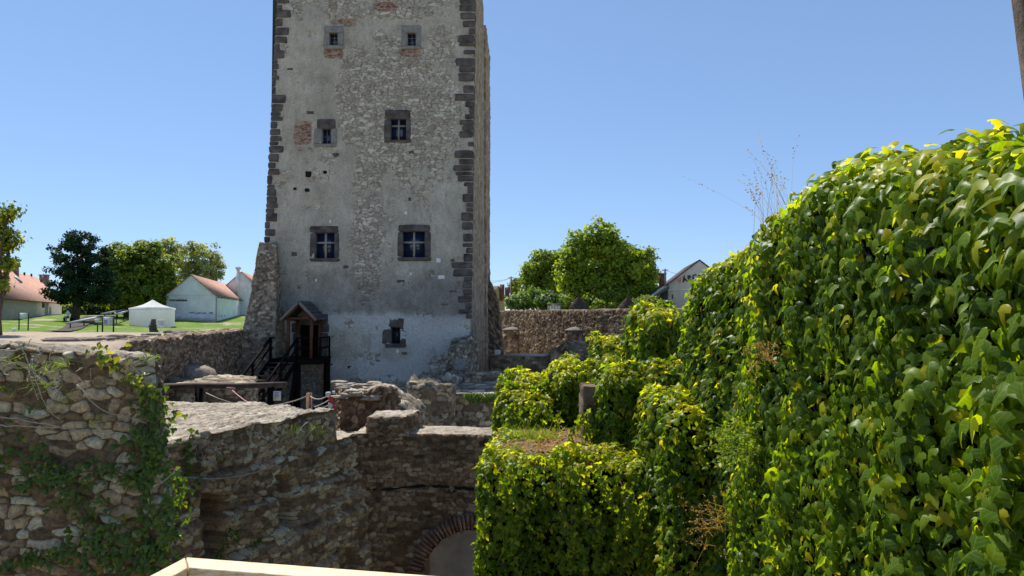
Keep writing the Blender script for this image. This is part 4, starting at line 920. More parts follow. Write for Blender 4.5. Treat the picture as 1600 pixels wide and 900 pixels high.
for x in (sx0, sx1):
    mb = MB(); mb.bar((x, PF-.1, zfl-.15), (x-1.0, yb, zb_-.15), .06, .26); mb.build('stringer', M_wooddk, stairs)
    for h, w_ in ((1.1, .09), (.6, .07)):
        mb = MB(); mb.bar((x, PF-.05, zfl+h), (x-1.0, yb, zb_+h), w_*1.15, w_*1.15); mb.build('handrail', M_wooddk, stairs)
    for f in (0, .36, .7, 1): mb = MB(); y = PF-.05+(yb-PF)*f; z = zfl+(zb_-zfl)*f; x_ = x-1.0*f; mb.box(x_-.06, x_+.06, y-.05, y+.05, z-.3, z+1.1); mb.build('baluster_post', M_wooddk, stairs)
for (a_, b_) in (((sx0, PF, 0), (sx0, 39.85, 0)), ((xfr, PF, 0), (-10.3, PF, 0)), ((-10.3, PF, 0), (-10.3, 39.85, 0)), ((sx1, PF, 0), (xfr, PF, 0))):
    for h in (1.1, .55): mb = MB(); mb.bar((a_[0], a_[1], zfl+h), (b_[0], b_[1], zfl+h), .08, .08); mb.build('platform_rail', M_wooddk, stairs)
for (x, y) in ((xfr+.12, PF), (-10.3, PF), (-10.65, PF), (-10.3, 39.8), (sx0, 39.8)): mb = MB(); mb.box(x-.045, x+.045, y-.045, y+.045, zfl-.05, zfl+1.1); mb.build('rail_post', M_wooddk, stairs)
for (x, y) in ((-11.55, PF+.1), (sx0+.1, PF+.1), (-10.4, 39.7)): mb = MB(); mb.box(x-.15, x+.15, y-.13, y+.13, -5.5, zfl-.07); mb.build('support_post', M_wooddk, stairs)
mb = MB(); mb.bar((-11.55, PF-1.4, -5.3), (-11.55, PF+.05, zfl-.4), .16, .16); mb.build('brace', M_wooddk, stairs)
# ================================================================== BARRIER, ROPES, NOTICE
BY = 20.
bar = thing('wooden_barrier', 'dark wooden barrier rail on posts in front of the staircase foot', 'barrier', (-8, BY, -5.3))
mb = MB(); mb.tube([P(238, 604.5, BY), P(300, 602.5, BY), P(370, 603, BY-.1), P(447, 601, BY)], [.08, .09, .085, .08], 8); mb.build('rail', simple('dark_pole_wood', (.085, .06, .045), .8, .4, 6, .4, .02), bar)
for p_ in (314, 426): mb = MB(); x = X_(p_, BY); mb.box(x-.09, x+.09, BY-.09, BY+.09, -5.35, Z_(600, BY)-.05); mb.build('post', M_wooddk, bar)
n_ = thing('notice', 'small white paper notice pinned to the wooden barrier post', 'sign', P(433, 626, BY-.12))
a = P(427, 626, BY-.12); b_ = P(439, 611, BY-.12); mb = MB(); mb.box(a[0], b_[0], BY-.13, BY-.12, a[2], b_[2]); mb.build('sheet', M_sign, n_)
mb = MB()
for i, (f0, f1, hh) in enumerate(((.2, .8, .18), (.3, .7, .32), (.15, .85, .45), (.25, .75, .58), (.2, .6, .72))): z = b_[2]+(a[2]-b_[2])*hh; mb.box(a[0]+(b_[0]-a[0])*f0, a[0]+(b_[0]-a[0])*f1, BY-.136, BY-.131, z-.008, z+.008)
mb.build('printed_lines', M_signgrey, n_)
def sag(a_, b_, s_, n_=9):
    a_ = np.array(a_); b_ = np.array(b_); return [a_+(b_-a_)*t_+np.array([0, 0, -s_*4*t_*(1-t_)]) for t_ in np.linspace(0, 1, n_)]
rp = thing('rope_fence', 'short brown post carrying pale ropes beside the jagged pier', 'rope fence', P(482.7, 640, 18))
mb = MB(); q0 = P(482.7, 650, 18); mb.box(q0[0]-.06, q0[0]+.06, 17.94, 18.06, -5.3, Z_(614, 18)); mb.build('post', simple('rope_post_wood', (.22, .12, .07), .8, .3, 9, .3, .01), rp)
for (a_, b_, s_) in ((P(322, 614, 19), P(483, 618, 18), .32), (P(483, 618, 18), P(517, 614, 16.6), .12), (P(483, 630, 18), P(520, 630, 16.6), .1), (P(492, 636, 17), P(519, 622, 16.5), .02)):
    mb = MB(); mb.tube(sag(a_, b_, s_), .016, 5); mb.build('rope', M_rope, rp)
mb = MB(); mb.tube(sag(P(361, 608, 19.9), P(408, 640, 17.5), .05), .015, 4); q = P(361, 608, 19.85); mb.box(q[0]-.12, q[0]+.12, 19.82, 19.87, q[2]-.01, q[2]+.06)
tag(mb.build('barrier_tape', simple('red_white_tape', (.62, .3, .28), .6, .3, 6, 0)), 'red and white tape tied to the barrier rail, running down to the wall top', 'tape')
tp = thing('barrier_tape', 'crumpled red and white tape bundle hanging at the left edge of the jagged pier', 'tape', P(517, 632, 16))
for (x, y, m_, sz) in ((513, 617, M_sign, .11), (517, 622, M_red, .10), (518, 628, M_red, .09), (516, 634, M_sign, .1), (523, 635, M_red, .08), (521, 613, M_sign, .06)):
    mb = MB(); mb.rock(P(x, y, 15.95), (sz, .05, sz*1.1), int(x+y), .3, 0, 4, 3); mb.build('tape_fold', m_, tp)
# ================================================================== FOREGROUND WOODEN RAIL
M_pine_w = bpy.data.materials.new('fresh_pine'); nt, N, L_ = nodes(M_pine_w); b = N['Principled BSDF']
pos_ = world_pos(N)
n1 = noise(N, L_, 30, 6, .6, pos_, (.6, 6, 6)); n2 = noise(N, L_, 6, 3, .5, pos_, (.5, 5, 5))
col = ramp(N, L_, n1, [(.3, (.36, .22, .10)), (.45, (.58, .43, .25)), (.6, (.68, .54, .34)), (.8, (.72, .60, .40))])
vk = N.new('ShaderNodeTexVoronoi'); vk.inputs['Scale'].default_value = 5.5; L_.new(pos_, vk.inputs['Vector'])
col = mixc(N, L_, ramp(N, L_, vk.outputs[0], [(.03, (1, 1, 1)), (.075, (0, 0, 0))]), col, (.26, .12, .05))
L_.new(col, b.inputs['Base Color']); b.inputs['Roughness'].default_value = .6; L_.new(bump(N, L_, n1, .25, .004), b.inputs['Normal'])
rt = -.55
O_ = G(290, 870, rt); R_ = G(690, 900, rt); Lf = G(231, 901, rt); I_ = G(294, 886.5, rt)
dR = nrmz((R_-O_)[None])[0]; dL = nrmz((Lf-O_)[None])[0]
rail = thing('wooden_railing', 'fresh pale pine railing corner at the very bottom of the view', 'railing', (O_[0], O_[1], -1.65))
def slab(name, a_, b_, c_, d_, th, mat):
    mb = MB(); dn = np.array([0, 0, -th]); mb.hexa([a_+dn, b_+dn, c_+dn, d_+dn], [a_, b_, c_, d_]); o = mb.build(name, mat, rail)
    bv = o.modifiers.new('b', 'BEVEL'); bv.width = .003; bv.segments = 2; return o
g0 = .0015
slab('top_board', I_+dR*g0, I_+dR*3.2, O_+dR*3.2, O_+dR*g0, .045, M_pine_w)
slab('top_board', O_+dL*g0, O_+dL*1.6, I_+dL*1.6, I_+dL*g0, .045, M_pine_w)
for (bp, ) in ((O_*.5+I_*.5,), (O_*.5+I_*.5+dR*1.6,), (O_*.5+I_*.5+dL*1.5,)):
    mb = MB(); mb.box(bp[0]-.03, bp[0]+.03, bp[1]-.03, bp[1]+.03, -1.65, rt-.046); mb.build('post', M_pine_w, rail)
deck = MB(); 
for k in range(16): deck.box(O_[0]-.05, 3.2, O_[1]+.05-(k+1)*.145, O_[1]+.05-k*.145-.006, -1.70, -1.66)
struct(deck.build('walkway', M_pine_w))
# ================================================================== BUILDINGS
al = nrmz(np.array([[-.25, 1.0]]))[0]; fr = np.array([X_(335.5, 100), 100.]); fl = fr+np.array([-al[1], al[0]])*-0; fl = fr-np.array([al[1], -al[0]])*6.35
M_limewash = simple('museum_limewash', (.86, .87, .85), .9, .05, .8, .1, .01, .2)
mus = thing('museum_house', 'white limewashed gabled house with a salmon tiled roof and small dark lettering', 'house', (fr[0]-3, 101, -1.3))
zb = -1.6; zem = Z_(461.5, 100); zrm = Z_(430, 99.6)
gable_house(mus, fl, fr, al, 32, zb, zem, zrm, M_limewash, M_roof1, .05, .12)
# museum details: lettering, string course, damp band, downpipe, shutters
gd = nrmz((fr-fl)[None])[0]; rz = math.atan2(gd[1], gd[0]); nrm2 = np.array([gd[1], -gd[0]])
c = fl+gd*(.45)+nrm2*.03; text('lettering', 'POSTAMÚZEUM', (c[0], c[1], Z_(470.5, 99)), .31, M_iron, mus, rz, .02, bold=.016)
mb = MB(); a = fl+nrm2*.04; b_ = fr+nrm2*.04; mb.bar((a[0], a[1], zem+.03), (b_[0], b_[1], zem+.03), .08, .08); mb.build('string_course', M_limewash, mus)
mb = MB(); a = fl+nrm2*.05; b_ = fr+nrm2*.05; mb.bar((a[0], a[1], -.45), (b_[0], b_[1], -.45), .1, 1.0); mb.build('plinth', simple('grey_plinth', (.70, .73, .77), .9, .12, 2, .2, .02), mus)
mb = MB(); a = fr+al*.5+np.array([.12, 0]); mb.tube([(a[0], a[1], zem-.2), (a[0], a[1], -1.4)], .07, 6); mb.build('downpipe', M_strip, mus)
mb = MB(); a = fr+np.array([.3, .0]); b_ = fr+al*32+np.array([.3, 0]); mb.tube([(a[0], a[1], zem-.22), (b_[0], b_[1], zem-.22)], .08, 6); mb.build('gutter', M_roofdk, mus)
M_flake = simple('bare_render', (.42, .36, .30), .95, .3, 4, .4, .02)
for i in range(16):
    f = random.uniform(.50, .97); c = fl+gd*6.35*f+nrm2*.055; mb = MB(); mb.rock((c[0], c[1], Z_(489+random.uniform(-2, 2)+f*2, 100)), (random.uniform(.2, .6), .02, random.uniform(.08, .3)), i, .3, rz, 4, 3); mb.build('flaked_patch', M_flake, mus)
for i in range(6):
    c = fr+al*random.uniform(2, 12); mb = MB(); mb.rock((c[0], c[1], Z_(493+random.uniform(-1, 2), 103)), (.02, random.uniform(.5, 1.6), random.uniform(.1, .25)), i, .3, -math.atan2(al[0], al[1]), 4, 3); mb.build('flaked_patch', M_flake, mus)
# second white house behind, with chimney
h2 = thing('white_house', 'white gabled house with tall chimney peeking out behind the museum roof', 'house', (-50, 130, -1))
Yh = 128.; fr2 = np.array([X_(400, Yh), Yh]); fl2 = np.array([X_(352, Yh-1), Yh-1.])
gable_house(h2, fl2, fr2, nrmz(np.array([[-.2, 1.0]]))[0], 14, -2, Z_(447, Yh), Z_(425.5, Yh), M_white, M_roof1, .1, .12)
c = X_(371, Yh-.6); mb = MB(); mb.box(c-.3, c+.3, Yh-.9, Yh-.2, 3, Z_(419, Yh)); mb.box(c-.38, c+.38, Yh-.98, Yh-.12, Z_(420, Yh), Z_(417.5, Yh)); mb.build('chimney', M_white, h2)
# left long house: eave wall faces the yard
el = thing('long_house', 'long low grey rendered house with a salmon tiled roof and brick chimneys at the left', 'house', (-70, 100, -.8))
e0 = np.array([X_(-30, 73), 73.]); e1 = np.array([X_(96, 118), 118.]); ed_ = nrmz((e1-e0)[None])[0]; nb2 = np.array([-ed_[1], ed_[0]])
ze = 2.0
gable_house(el, e0+nb2*7.5, e0, ed_, np.linalg.norm(e1-e0), -1.2, 2.05, 6.05, simple('grey_render', (.44, .41, .37), .9, .1, 1.5, .2, .02), M_roof1, .35, .15)
def on_roof(px_, py_):   # point on the near roof slope
    r_ = ray(px_, py_); n3 = np.array([-nb2[0]*(6.05-2.05)/3.75, -nb2[1]*(6.05-2.05)/3.75, 1.0]); p0_ = np.array([e0[0], e0[1], 2.2]); t_ = p0_.dot(n3)/r_.dot(n3); return r_*t_
for (x, y, w_, h_) in ((22, 424, .9, 1.2), (69, 441, 1.2, 1.3)):
    c = on_roof(x, y); mb = MB(); mb.box(c[0]-w_/2, c[0]+w_/2, c[1]-.4, c[1]+.4, c[2]-1.2, c[2]+h_-.15); mb.box(c[0]-w_/2-.1, c[0]+w_/2+.1, c[1]-.5, c[1]+.5, c[2]+h_-.15, c[2]+h_); mb.build('chimney', simple('old_brick', (.30, .2, .16), .9, .25, 6, .4, .03), el)
for (x, y) in ((28, 437), (77, 453)):
    c = on_roof(x, y); mb = MB(); up_ = np.array([nb2[0]*3.75, nb2[1]*3.75, 4.0]); up_ /= np.linalg.norm(up_); sd3 = np.array([ed_[0], ed_[1], 0]); nn3 = np.cross(sd3, up_); nn3 *= np.sign(nn3[2])
    mb.hexa([c-sd3*.9-up_*.5-nn3*.05, c+sd3*.9-up_*.5-nn3*.05, c+sd3*.9+up_*.5-nn3*.05, c-sd3*.9+up_*.5-nn3*.05], [c-sd3*.9-up_*.5+nn3*.15, c+sd3*.9-up_*.5+nn3*.15, c+sd3*.9+up_*.5+nn3*.15, c-sd3*.9+up_*.5+nn3*.15]); mb.build('skylight', M_strip, el)
for (x, y) in ((38, 430), (49, 432), (64, 441)):
    c = on_roof(x, y); mb = MB(); mb.tube([c, c+np.array([0, 0, .45])], .13, 6); mb.build('roof_vent', M_roofdk, el)
tW = 96.; c = e0+ed_*((tW-73)/ed_[1]); 
r_ = ray(67.5, 476); nn2 = np.array([ed_[1], -ed_[0]]); t_ = e0.dot(nn2)/r_[:2].dot(nn2); c = r_*t_; mb = MB(); dd = np.array([ed_[0], ed_[1], 0]); oo = np.array([nn2[0], nn2[1], 0])*.06
mb.hexa([c-dd*.9-oo+[0, 0, -.45], c+dd*.9-oo+[0, 0, -.45], c+dd*.9+oo+[0, 0, -.45], c-dd*.9+oo+[0, 0, -.45]], [c-dd*.9-oo+[0, 0, .45], c+dd*.9-oo+[0, 0, .45], c+dd*.9+oo+[0, 0, .45], c-dd*.9+oo+[0, 0, .45]]); mb.build('window', simple('brown_shutter', (.1, .05, .03), .7, .2, 8, 0), el)
# party tent
ty = 85.; tx = X_(238, ty); tz = -1.72
tent = thing('party_tent', 'white hexagonal pavilion tent with a pointed roof on the lawn beside the museum', 'tent', (tx, ty, tz))
ang = [math.radians(a_) for a_ in (-90+12, -30+12, 30+12, 90+12, 150+12, 210+12)]; R6 = 2.55; zt_ = Z_(481.5, ty); pk = Z_(468.5, ty)
mb = MB(); V = []
for a_ in ang: V.append((tx+math.cos(a_)*R6, ty+math.sin(a_)*R6, tz))
for a_ in ang: V.append((tx+math.cos(a_)*R6, ty+math.sin(a_)*R6, zt_-.1))
mb.add(V, q=[(i, (i+1) % 6, 6+(i+1) % 6, 6+i) for i in range(6)]); mb.build('side_panels', M_tent, tent)
rows = []
for (f, z) in ((1.03, zt_-.22), (1.03, zt_), (.72, zt_+(pk-zt_)*.17), (.42, zt_+(pk-zt_)*.42), (.16, zt_+(pk-zt_)*.78), (.02, pk)):
    rows.append([(tx+math.cos(a_)*R6*f, ty+math.sin(a_)*R6*f, z) for a_ in ang+[ang[0]]])
mb = MB(); mb.grid(np.array(rows).swapaxes(0, 1)); mb.build('roof_canopy', M_tent, tent)
# right: white gable with lettering
Yv = 80.; hv = thing('white_guesthouse', 'off-white gabled house with red and black lettering rising over the ivy at the right', 'house', (X_(1093, Yv), Yv+4, 0))
fl3 = np.array([X_(1045, Yv), Yv]); fr3 = np.array([X_(1143, Yv), Yv])
M_offw = simple('offwhite_render', (.62, .60, .56), .9, .08, 1.2, .15, .02)
gable_house(hv, fl3, fr3, np.array([.12, .99]), 14, -1, Z_(444, Yv), Z_(407, Yv), M_offw, M_roofdk, .08, .12)
mb = MB(); mb.box(fl3[0], fr3[0], Yv-.05, Yv-.0, Z_(453.5, Yv), Z_(452, Yv)); mb.build('string_course', M_white, hv)
mb = MB(); mb.box(fl3[0]+.35, fl3[0]+.5, Yv-.03, Yv+.05, Z_(467, Yv), Z_(460, Yv)); mb.build('window', M_dark, hv)
for (ch, x, y, rot, mt) in (('V', 1060.0, 443, .28, M_red), ('Á', 1067.5, 441, .22, M_iron), ('R', 1075.2, 438.4, .16, M_iron), ('C', 1082.4, 437, .1, M_iron), ('A', 1090, 436, .0, M_iron), ('F', 1098, 436.2, -.1, M_iron), ('É', 1105, 437.5, -.18, M_iron)):
    text('letter', ch, (X_(x, Yv), Yv-.06, Z_(y, Yv)), .80, simple('faded_red_paint', (.6, .2, .17), .8, .1, 5, 0) if mt is M_red else mt, hv, 0, .02, roll=rot, bold=.03)
# dark roofed house + green shed left of it
Yd = 78.; hd = thing('brown_roofed_house', 'dark brown tiled house roof with two red brick chimneys behind the big plane tree', 'house', (X_(1015, Yd), Yd+3, 0))
gable_house(hd, np.array([X_(968, Yd), Yd+2]), np.array([X_(1046, Yd), Yd+2.]), np.array([0, 1.]), 10, -1, Z_(458, Yd+2), Z_(424, Yd+2), M_offw, M_roofdk, .2, .12)
for (x, y0, y1, w_) in ((1023.5, 422, 440, .4), (1035.5, 427, 448, .33)):
    c = X_(x, Yd+3); mb = MB(); mb.box(c-w_, c+w_, Yd+2.6, Yd+3.4, Z_(y1+3, Yd+3), Z_(y0+1.5, Yd+3)); mb.box(c-w_*1.2, c+w_*1.2, Yd+2.5, Yd+3.5, Z_(y0+1.5, Yd+3), Z_(y0, Yd+3)); mb.build('chimney', simple('chimney_brick', (.22, .09, .07), .9, .2, 6, .3, .02), hd)
sh = thing('green_shed', 'dark green shed with a sloping roof beside the lettered white gable', 'shed', (X_(1022, 70), 72, 0))
mb = MB(); a = P(1046, 446, 70); c = P(996, 477, 70); mb.hexa([(c[0], 70, c[2]-.12), (a[0], 70, a[2]-.35), (a[0], 76, a[2]-.35), (c[0], 76, c[2]-.12)], [(c[0], 70, c[2]), (a[0], 70, a[2]), (a[0], 76, a[2]), (c[0], 76, c[2])]); mb.build('roof', simple('green_sheet', (.05, .075, .07), .7, .2, 4, .2, .02), sh)
mb = MB(); mb.hexa([(c[0]+.6, 70.4, -1), (a[0]-.1, 70.4, -1), (a[0]-.1, 75.6, -1), (c[0]+.6, 75.6, -1)], [(c[0]+.6, 70.4, c[2]-.0), (a[0]-.1, 70.4, a[2]-.4), (a[0]-.1, 75.6, a[2]-.4), (c[0]+.6, 75.6, c[2]-.0)]); mb.build('wall', simple('dark_boards', (.04, .035, .03), .9, .3, 4, .2, .02), sh)
# small house behind, left
Yl = 92.; hl = thing('ochre_house', 'small ochre house with grey roof and two chimneys just right of the tower', 'house', (X_(783, Yl), Yl, 0))
gable_house(hl, np.array([X_(768, Yl-2), Yl-3.]), np.array([X_(789, Yl), Yl]), nrmz(np.array([[-.6, 1.]]))[0], 9, -1, Z_(467, Yl), Z_(449, Yl), simple('ochre_render', (.5, .42, .22), .9, .1, 2, .2, .02), simple('grey_roofing', (.2, .17, .15), .9, .2, 3, .3, .03), .3, .15)
for (x, y0) in ((784.5, 444.5), (792.5, 449)):
    c = X_(x, Yl-1); mb = MB(); mb.box(c-.3, c+.3, Yl-1.3, Yl-.7, Z_(470, Yl), Z_(y0, Yl-1)); mb.build('chimney', simple('chimney_brick', (.33, .10, .08)), hl)
# kiosk with white window
Yk = 63.5; kz = thing('kiosk', 'little olive kiosk with a white window strip above the retaining wall', 'kiosk', (X_(867, Yk), Yk, .1))
x0, x1 = X_(857, Yk), X_(877, Yk); mb = MB(); mb.box(x0, x1, Yk, Yk+1.2, 0, Z_(475, Yk)); mb.build('wall', simple('olive_paint', (.16, .17, .11), .8, .1, 4, 0), kz)
mb = MB(); mb.box(x0-.06, x1+.06, Yk-.1, Yk+1.3, Z_(475.5, Yk), Z_(474, Yk)); mb.build('roof', simple('olive_roof', (.22, .2, .13), .8, .1, 4, 0), kz)
for k in range(4): mb = MB(); xa = x0+.1+(x1-x0-.15)*k/4; mb.box(xa, xa+.2, Yk-.03, Yk+.02, Z_(484, Yk), Z_(477.2, Yk)); mb.build('window', simple('pale_blind', (.6, .66, .68), .6, .1, 4, 0), kz)
# thatched parasols
M_thatch = simple('dark_thatch', (.085, .068, .062), .95, .4, 14, .9, .05, .1, stretch=(3, 3, .6))
def parasol(x, y0, y1, hwp, Y_, label):
    c = X_(x, Y_); za = Z_(y0, Y_); zb2 = Z_(y1, Y_); R = hwp*Y_/FPX; root = thing('thatched_parasol', label, 'parasol', (c, Y_, .1), 'thatched parasols above the retaining wall')
    rows = []
    prof = []
    for k in range(7): f = k/6; prof += [(R*(.04+.96*f)*1.0, za+(zb2-za)*f**1.12), (R*(.04+.96*f)*.97, za+(zb2-za)*f**1.12-.05)]
    prof.append((R*.2, zb2+.15))
    for r_, z in prof: rows.append([(c+math.cos(a_)*r_*(1+.05*random.uniform(-1, 1)), Y_+math.sin(a_)*r_, z+random.uniform(-.03, .03)) for a_ in np.linspace(0, 2*math.pi, 25)[:-1]])
    for r_ in rows: r_.append(r_[0])
    mb = MB(); mb.grid(np.array(rows).swapaxes(0, 1)); mb.build('thatch', M_thatch, root)
    mb = MB(); mb.tube([(c, Y_, .05), (c, Y_, zb2+.3)], .08, 6); mb.build('pole', M_bark, root)
    mb = MB(); mb.tube([(c, Y_, za-.1), (c, Y_, za+.12)], [.09, .04], 6); mb.build('finial', M_thatch, root)
parasol(904.5, 463, 483.5, 18, 60, 'dark thatched conical parasol nearer the kiosk')
parasol(981, 463.5, 483.5, 18.5, 57, 'dark thatched conical parasol nearer the ivy')
# utility poles and wires
def pole(x, y0, Y_, label, wires):
    c = X_(x, Y_); root = thing('utility_pole', label, 'pole', (c, Y_, 0)); mb = MB(); mb.tube([(c, Y_, 0), (c, Y_, Z_(y0, Y_))], [.13, .1], 8); mb.build('pole', M_pole, root)
    zt2 = Z_(y0+2, Y_); mb = MB(); mb.bar((c-.35, Y_, zt2), (c+.35, Y_, zt2), .07, .07); mb.build('crossarm', M_pole, root)
    for (x1_, y1_, Y1, s_) in wires: mb = MB(); mb.tube(sag((c, Y_, zt2), P(x1_, y1_, Y1), s_, 14), .016, 4); mb.build('wire', M_pole, root)
pole(1040, 420, 74, 'grey utility pole between the two chimneys and the lettered gable', [(1000, 426, 84, .2), (1090, 425, 100, .4)])
pole(798.5, 432, 86, 'grey utility pole beside the ochre house', [(755, 438, 80, .2), (760, 441, 78, .2), (850, 425, 120, .5)])
# signs on the lawn
def board(x0_, y0_, x1_, y1_, Yb, yb_, label, framed=True, marks=True):
    xm_ = (x0_+x1_)/2; base = L(xm_, Yb); root = thing('information_board', label, 'sign', base); a_ = P(x0_, y1_, Yb); b2 = P(x1_, y0_, Yb)
    mb = MB(); mb.box(a_[0], b2[0], Yb-.02, Yb+.02, a_[2], b2[2]); mb.build('panel', M_sign, root)
    if framed:
        for x in (a_[0]-.03, b2[0]+.03): mb = MB(); mb.box(x-.03, x+.03, Yb-.04, Yb+.04, base[2]-.1, b2[2]+.02); mb.build('leg', M_iron, root)
    else: mb = MB(); x = (a_[0]+b2[0])/2; mb.box(x-.03, x+.03, Yb+.02, Yb+.07, base[2]-.1, b2[2]-.05); mb.build('leg', M_iron, root)
    if marks:
        mb = MB(); w_ = b2[0]-a_[0]; h_ = b2[2]-a_[2]
        for (fx0, fx1, fz0, fz1) in ((.1, .9, .86, .9), (.1, .75, .78, .81), (.1, .45, .2, .68), (.55, .9, .6, .63), (.55, .9, .52, .55), (.55, .9, .44, .47), (.55, .85, .36, .39), (.05, .95, .03, .1)): mb.box(a_[0]+w_*fx0, a_[0]+w_*fx1, Yb-.026, Yb-.021, a_[2]+h_*fz0, a_[2]+h_*fz1)
        mb.build('print', M_signgrey, root)
    return root
board(161, 495, 177, 509, 44, 522, 'white information board on two dark legs on the lit grass')
board(148.5, 498, 155.5, 504, 47, 519, 'small white sign on a single dark post, left of the two-legged board', False, False)
board(30.5, 489, 44, 498, 60, 503, 'blank white panel in a dark frame in front of the long grey house', True, False)
mb = MB(); c = L(23, 50); mb.rock((c[0], c[1], c[2]+.15), (.28, .15, .22), 3, .1); tag(mb.build('ground_lamp', M_sign), 'small white rounded box standing low in the shaded grass at far left', 'lamp')
s5 = thing('direction_sign', 'white placard on a bent white post by the stone pillar', 'sign', P(247, 524, 36)); Yb = 36
mb = MB(); mb.rock(P(252, 505.5, Yb), (.40, .03, .37), 4, .02, 0, 4, 8); mb.build('panel', simple('green_white_panel', (.62, .70, .62), .6, .1, 8, 0), s5)
mb = MB(); q = P(252, 505.5, Yb-.03); 
for k in range(3): mb.box(q[0]-.12, q[0]+.12, Yb-.035, Yb-.03, q[2]+.08-k*.08, q[2]+.1-k*.08)
mb.build('print', M_signgrey, s5)
mb = MB(); mb.tube([P(247.5, 527, Yb), P(248, 520, Yb), P(251, 514, Yb), P(254, 508, Yb)], .03, 6); mb.build('post', M_white, s5)
mb = MB()
for k in range(5): c = L(241, 45); mb.rock((c[0]+random.uniform(-.05, .05), 45, c[2]+.1+k*.17), (.5-.05*k+random.uniform(-.05, .05), .4, .2), k, .12, random.random(), 4, 5)
tag(mb.build('stone_pillar', M_dark), 'dark stubby stack of stones on the lawn left of the bent-post placard', 'stone pillar')
# handrails on the sloping path
for (a_, b_, lab) in ((P(104, 505.5, 66), P(154, 495, 80), 'long pale handrail sloping up beside the cobbled path'), (P(179, 491, 84), P(206, 484.5, 96), 'short pale handrail further up the slope behind the boards'), (P(158, 490.5, 86), P(206, 482, 100), 'thin upper handrail under the trees')):
    root = thing('handrail', lab, 'handrail', (a_[0], a_[1], float(lawn_z(a_[0], a_[1])))); mb = MB(); mb.tube([a_, b_], .11, 6); mb.build('rail', simple('pale_concrete', (.5, .5, .5), .8, .1, 5, 0), root)
    for f in (.1, .5, .9): c = a_+(b_-a_)*f; mb = MB(); mb.tube([(c[0], c[1], float(lawn_z(c[0], c[1]))-.2), c], .06, 5); mb.build('post', M_iron, root)
# seated person under the pine
def skin_person(base, label):
    root = thing('person', label, 'person', base); x, y, z = base
    J = {'pel': (0, 0, .5, .14), 'spi': (0, .02, .78, .13), 'che': (0, 0, 1.0, .15), 'nek': (0, -.02, 1.17, .055), 'hd': (0, -.04, 1.27, .09), 'hd2': (0, -.04, 1.36, .08)}
    E = [('pel', 'spi'), ('spi', 'che'), ('che', 'nek'), ('nek', 'hd'), ('hd', 'hd2')]
    for s_, n_ in ((-1, 'l'), (1, 'r')):
        J.update({n_+'s': (.18*s_, 0, 1.06, .06), n_+'e': (.25*s_, -.08, .8, .045), n_+'w': (.16*s_, -.3, .68, .033), n_+'f': (.14*s_, -.38, .66, .035), n_+'h': (.1*s_, -.02, .48, .1), n_+'k': (.13*s_, -.45, .5, .07), n_+'a': (.13*s_, -.45, .08, .045), n_+'t': (.14*s_, -.6, .04, .04)})
        E += [('che', n_+'s'), (n_+'s', n_+'e'), (n_+'e', n_+'w'), (n_+'w', n_+'f'), ('pel', n_+'h'), (n_+'h', n_+'k'), (n_+'k', n_+'a'), (n_+'a', n_+'t')]
    ks = list(J); me = bpy.data.meshes.new('body'); me.from_pydata([J[k][:3] for k in ks], [(ks.index(a_), ks.index(b_)) for a_, b_ in E], [])
    o = bpy.data.objects.new('body', me); COL.objects.link(o); o.parent = root
    sk = o.modifiers.new('s', 'SKIN'); 
    if not me.skin_vertices: 
        bpy.context.view_layer.objects.active = o
    for i, k in enumerate(ks): me.skin_vertices[0].data[i].radius = (J[k][3],)*2; me.skin_vertices[0].data[i].use_root = (k == 'pel')
    o.modifiers.new('u', 'SUBSURF').render_levels = 1
    m = bpy.data.materials.new('person_colours'); nt, N, L3 = nodes(m); b = N['Principled BSDF']; tc = N.new('ShaderNodeTexCoord'); s3 = N.new('ShaderNodeSeparateXYZ'); L3.new(tc.outputs['Object'], s3.inputs[0])
    L3.new(ramp(N, L3, s3.outputs[2], [(.0, (.06, .07, .12)), (.58, (.06, .07, .12)), (.59, (.75, .78, .82)), (1.0, (.75, .78, .82))]), b.inputs['Base Color']); me.materials.append(m)
    o.location = (0, 0, 0)
    mb = MB(); mb.rock((x, y-.02, z+1.36), (.2, .24, .24), 3, .03, 0, 4, 3); mb.build('hair', simple('dark_hair', (.05, .03, .02), .7, .1, 9, 0), root)
c = L(106.5, 82)
try: skin_person((c[0], c[1], c[2]), 'person in a white shirt sitting in the shade under the dark pine')
except Exception as e: print('person failed', e)
mb = MB(); mb.box(c[0]-.6, c[0]+.6, c[1]-.1, c[1]+.3, c[2]+.33, c[2]+.39); mb.box(c[0]-.5, c[0]-.4, c[1]-.05, c[1]+.25, c[2]-.1, c[2]+.33); mb.box(c[0]+.4, c[0]+.5, c[1]-.05, c[1]+.25, c[2]-.1, c[2]+.33); tag(mb.build('park_bench', M_wooddk), 'simple dark bench in the shade under the pine', 'bench')
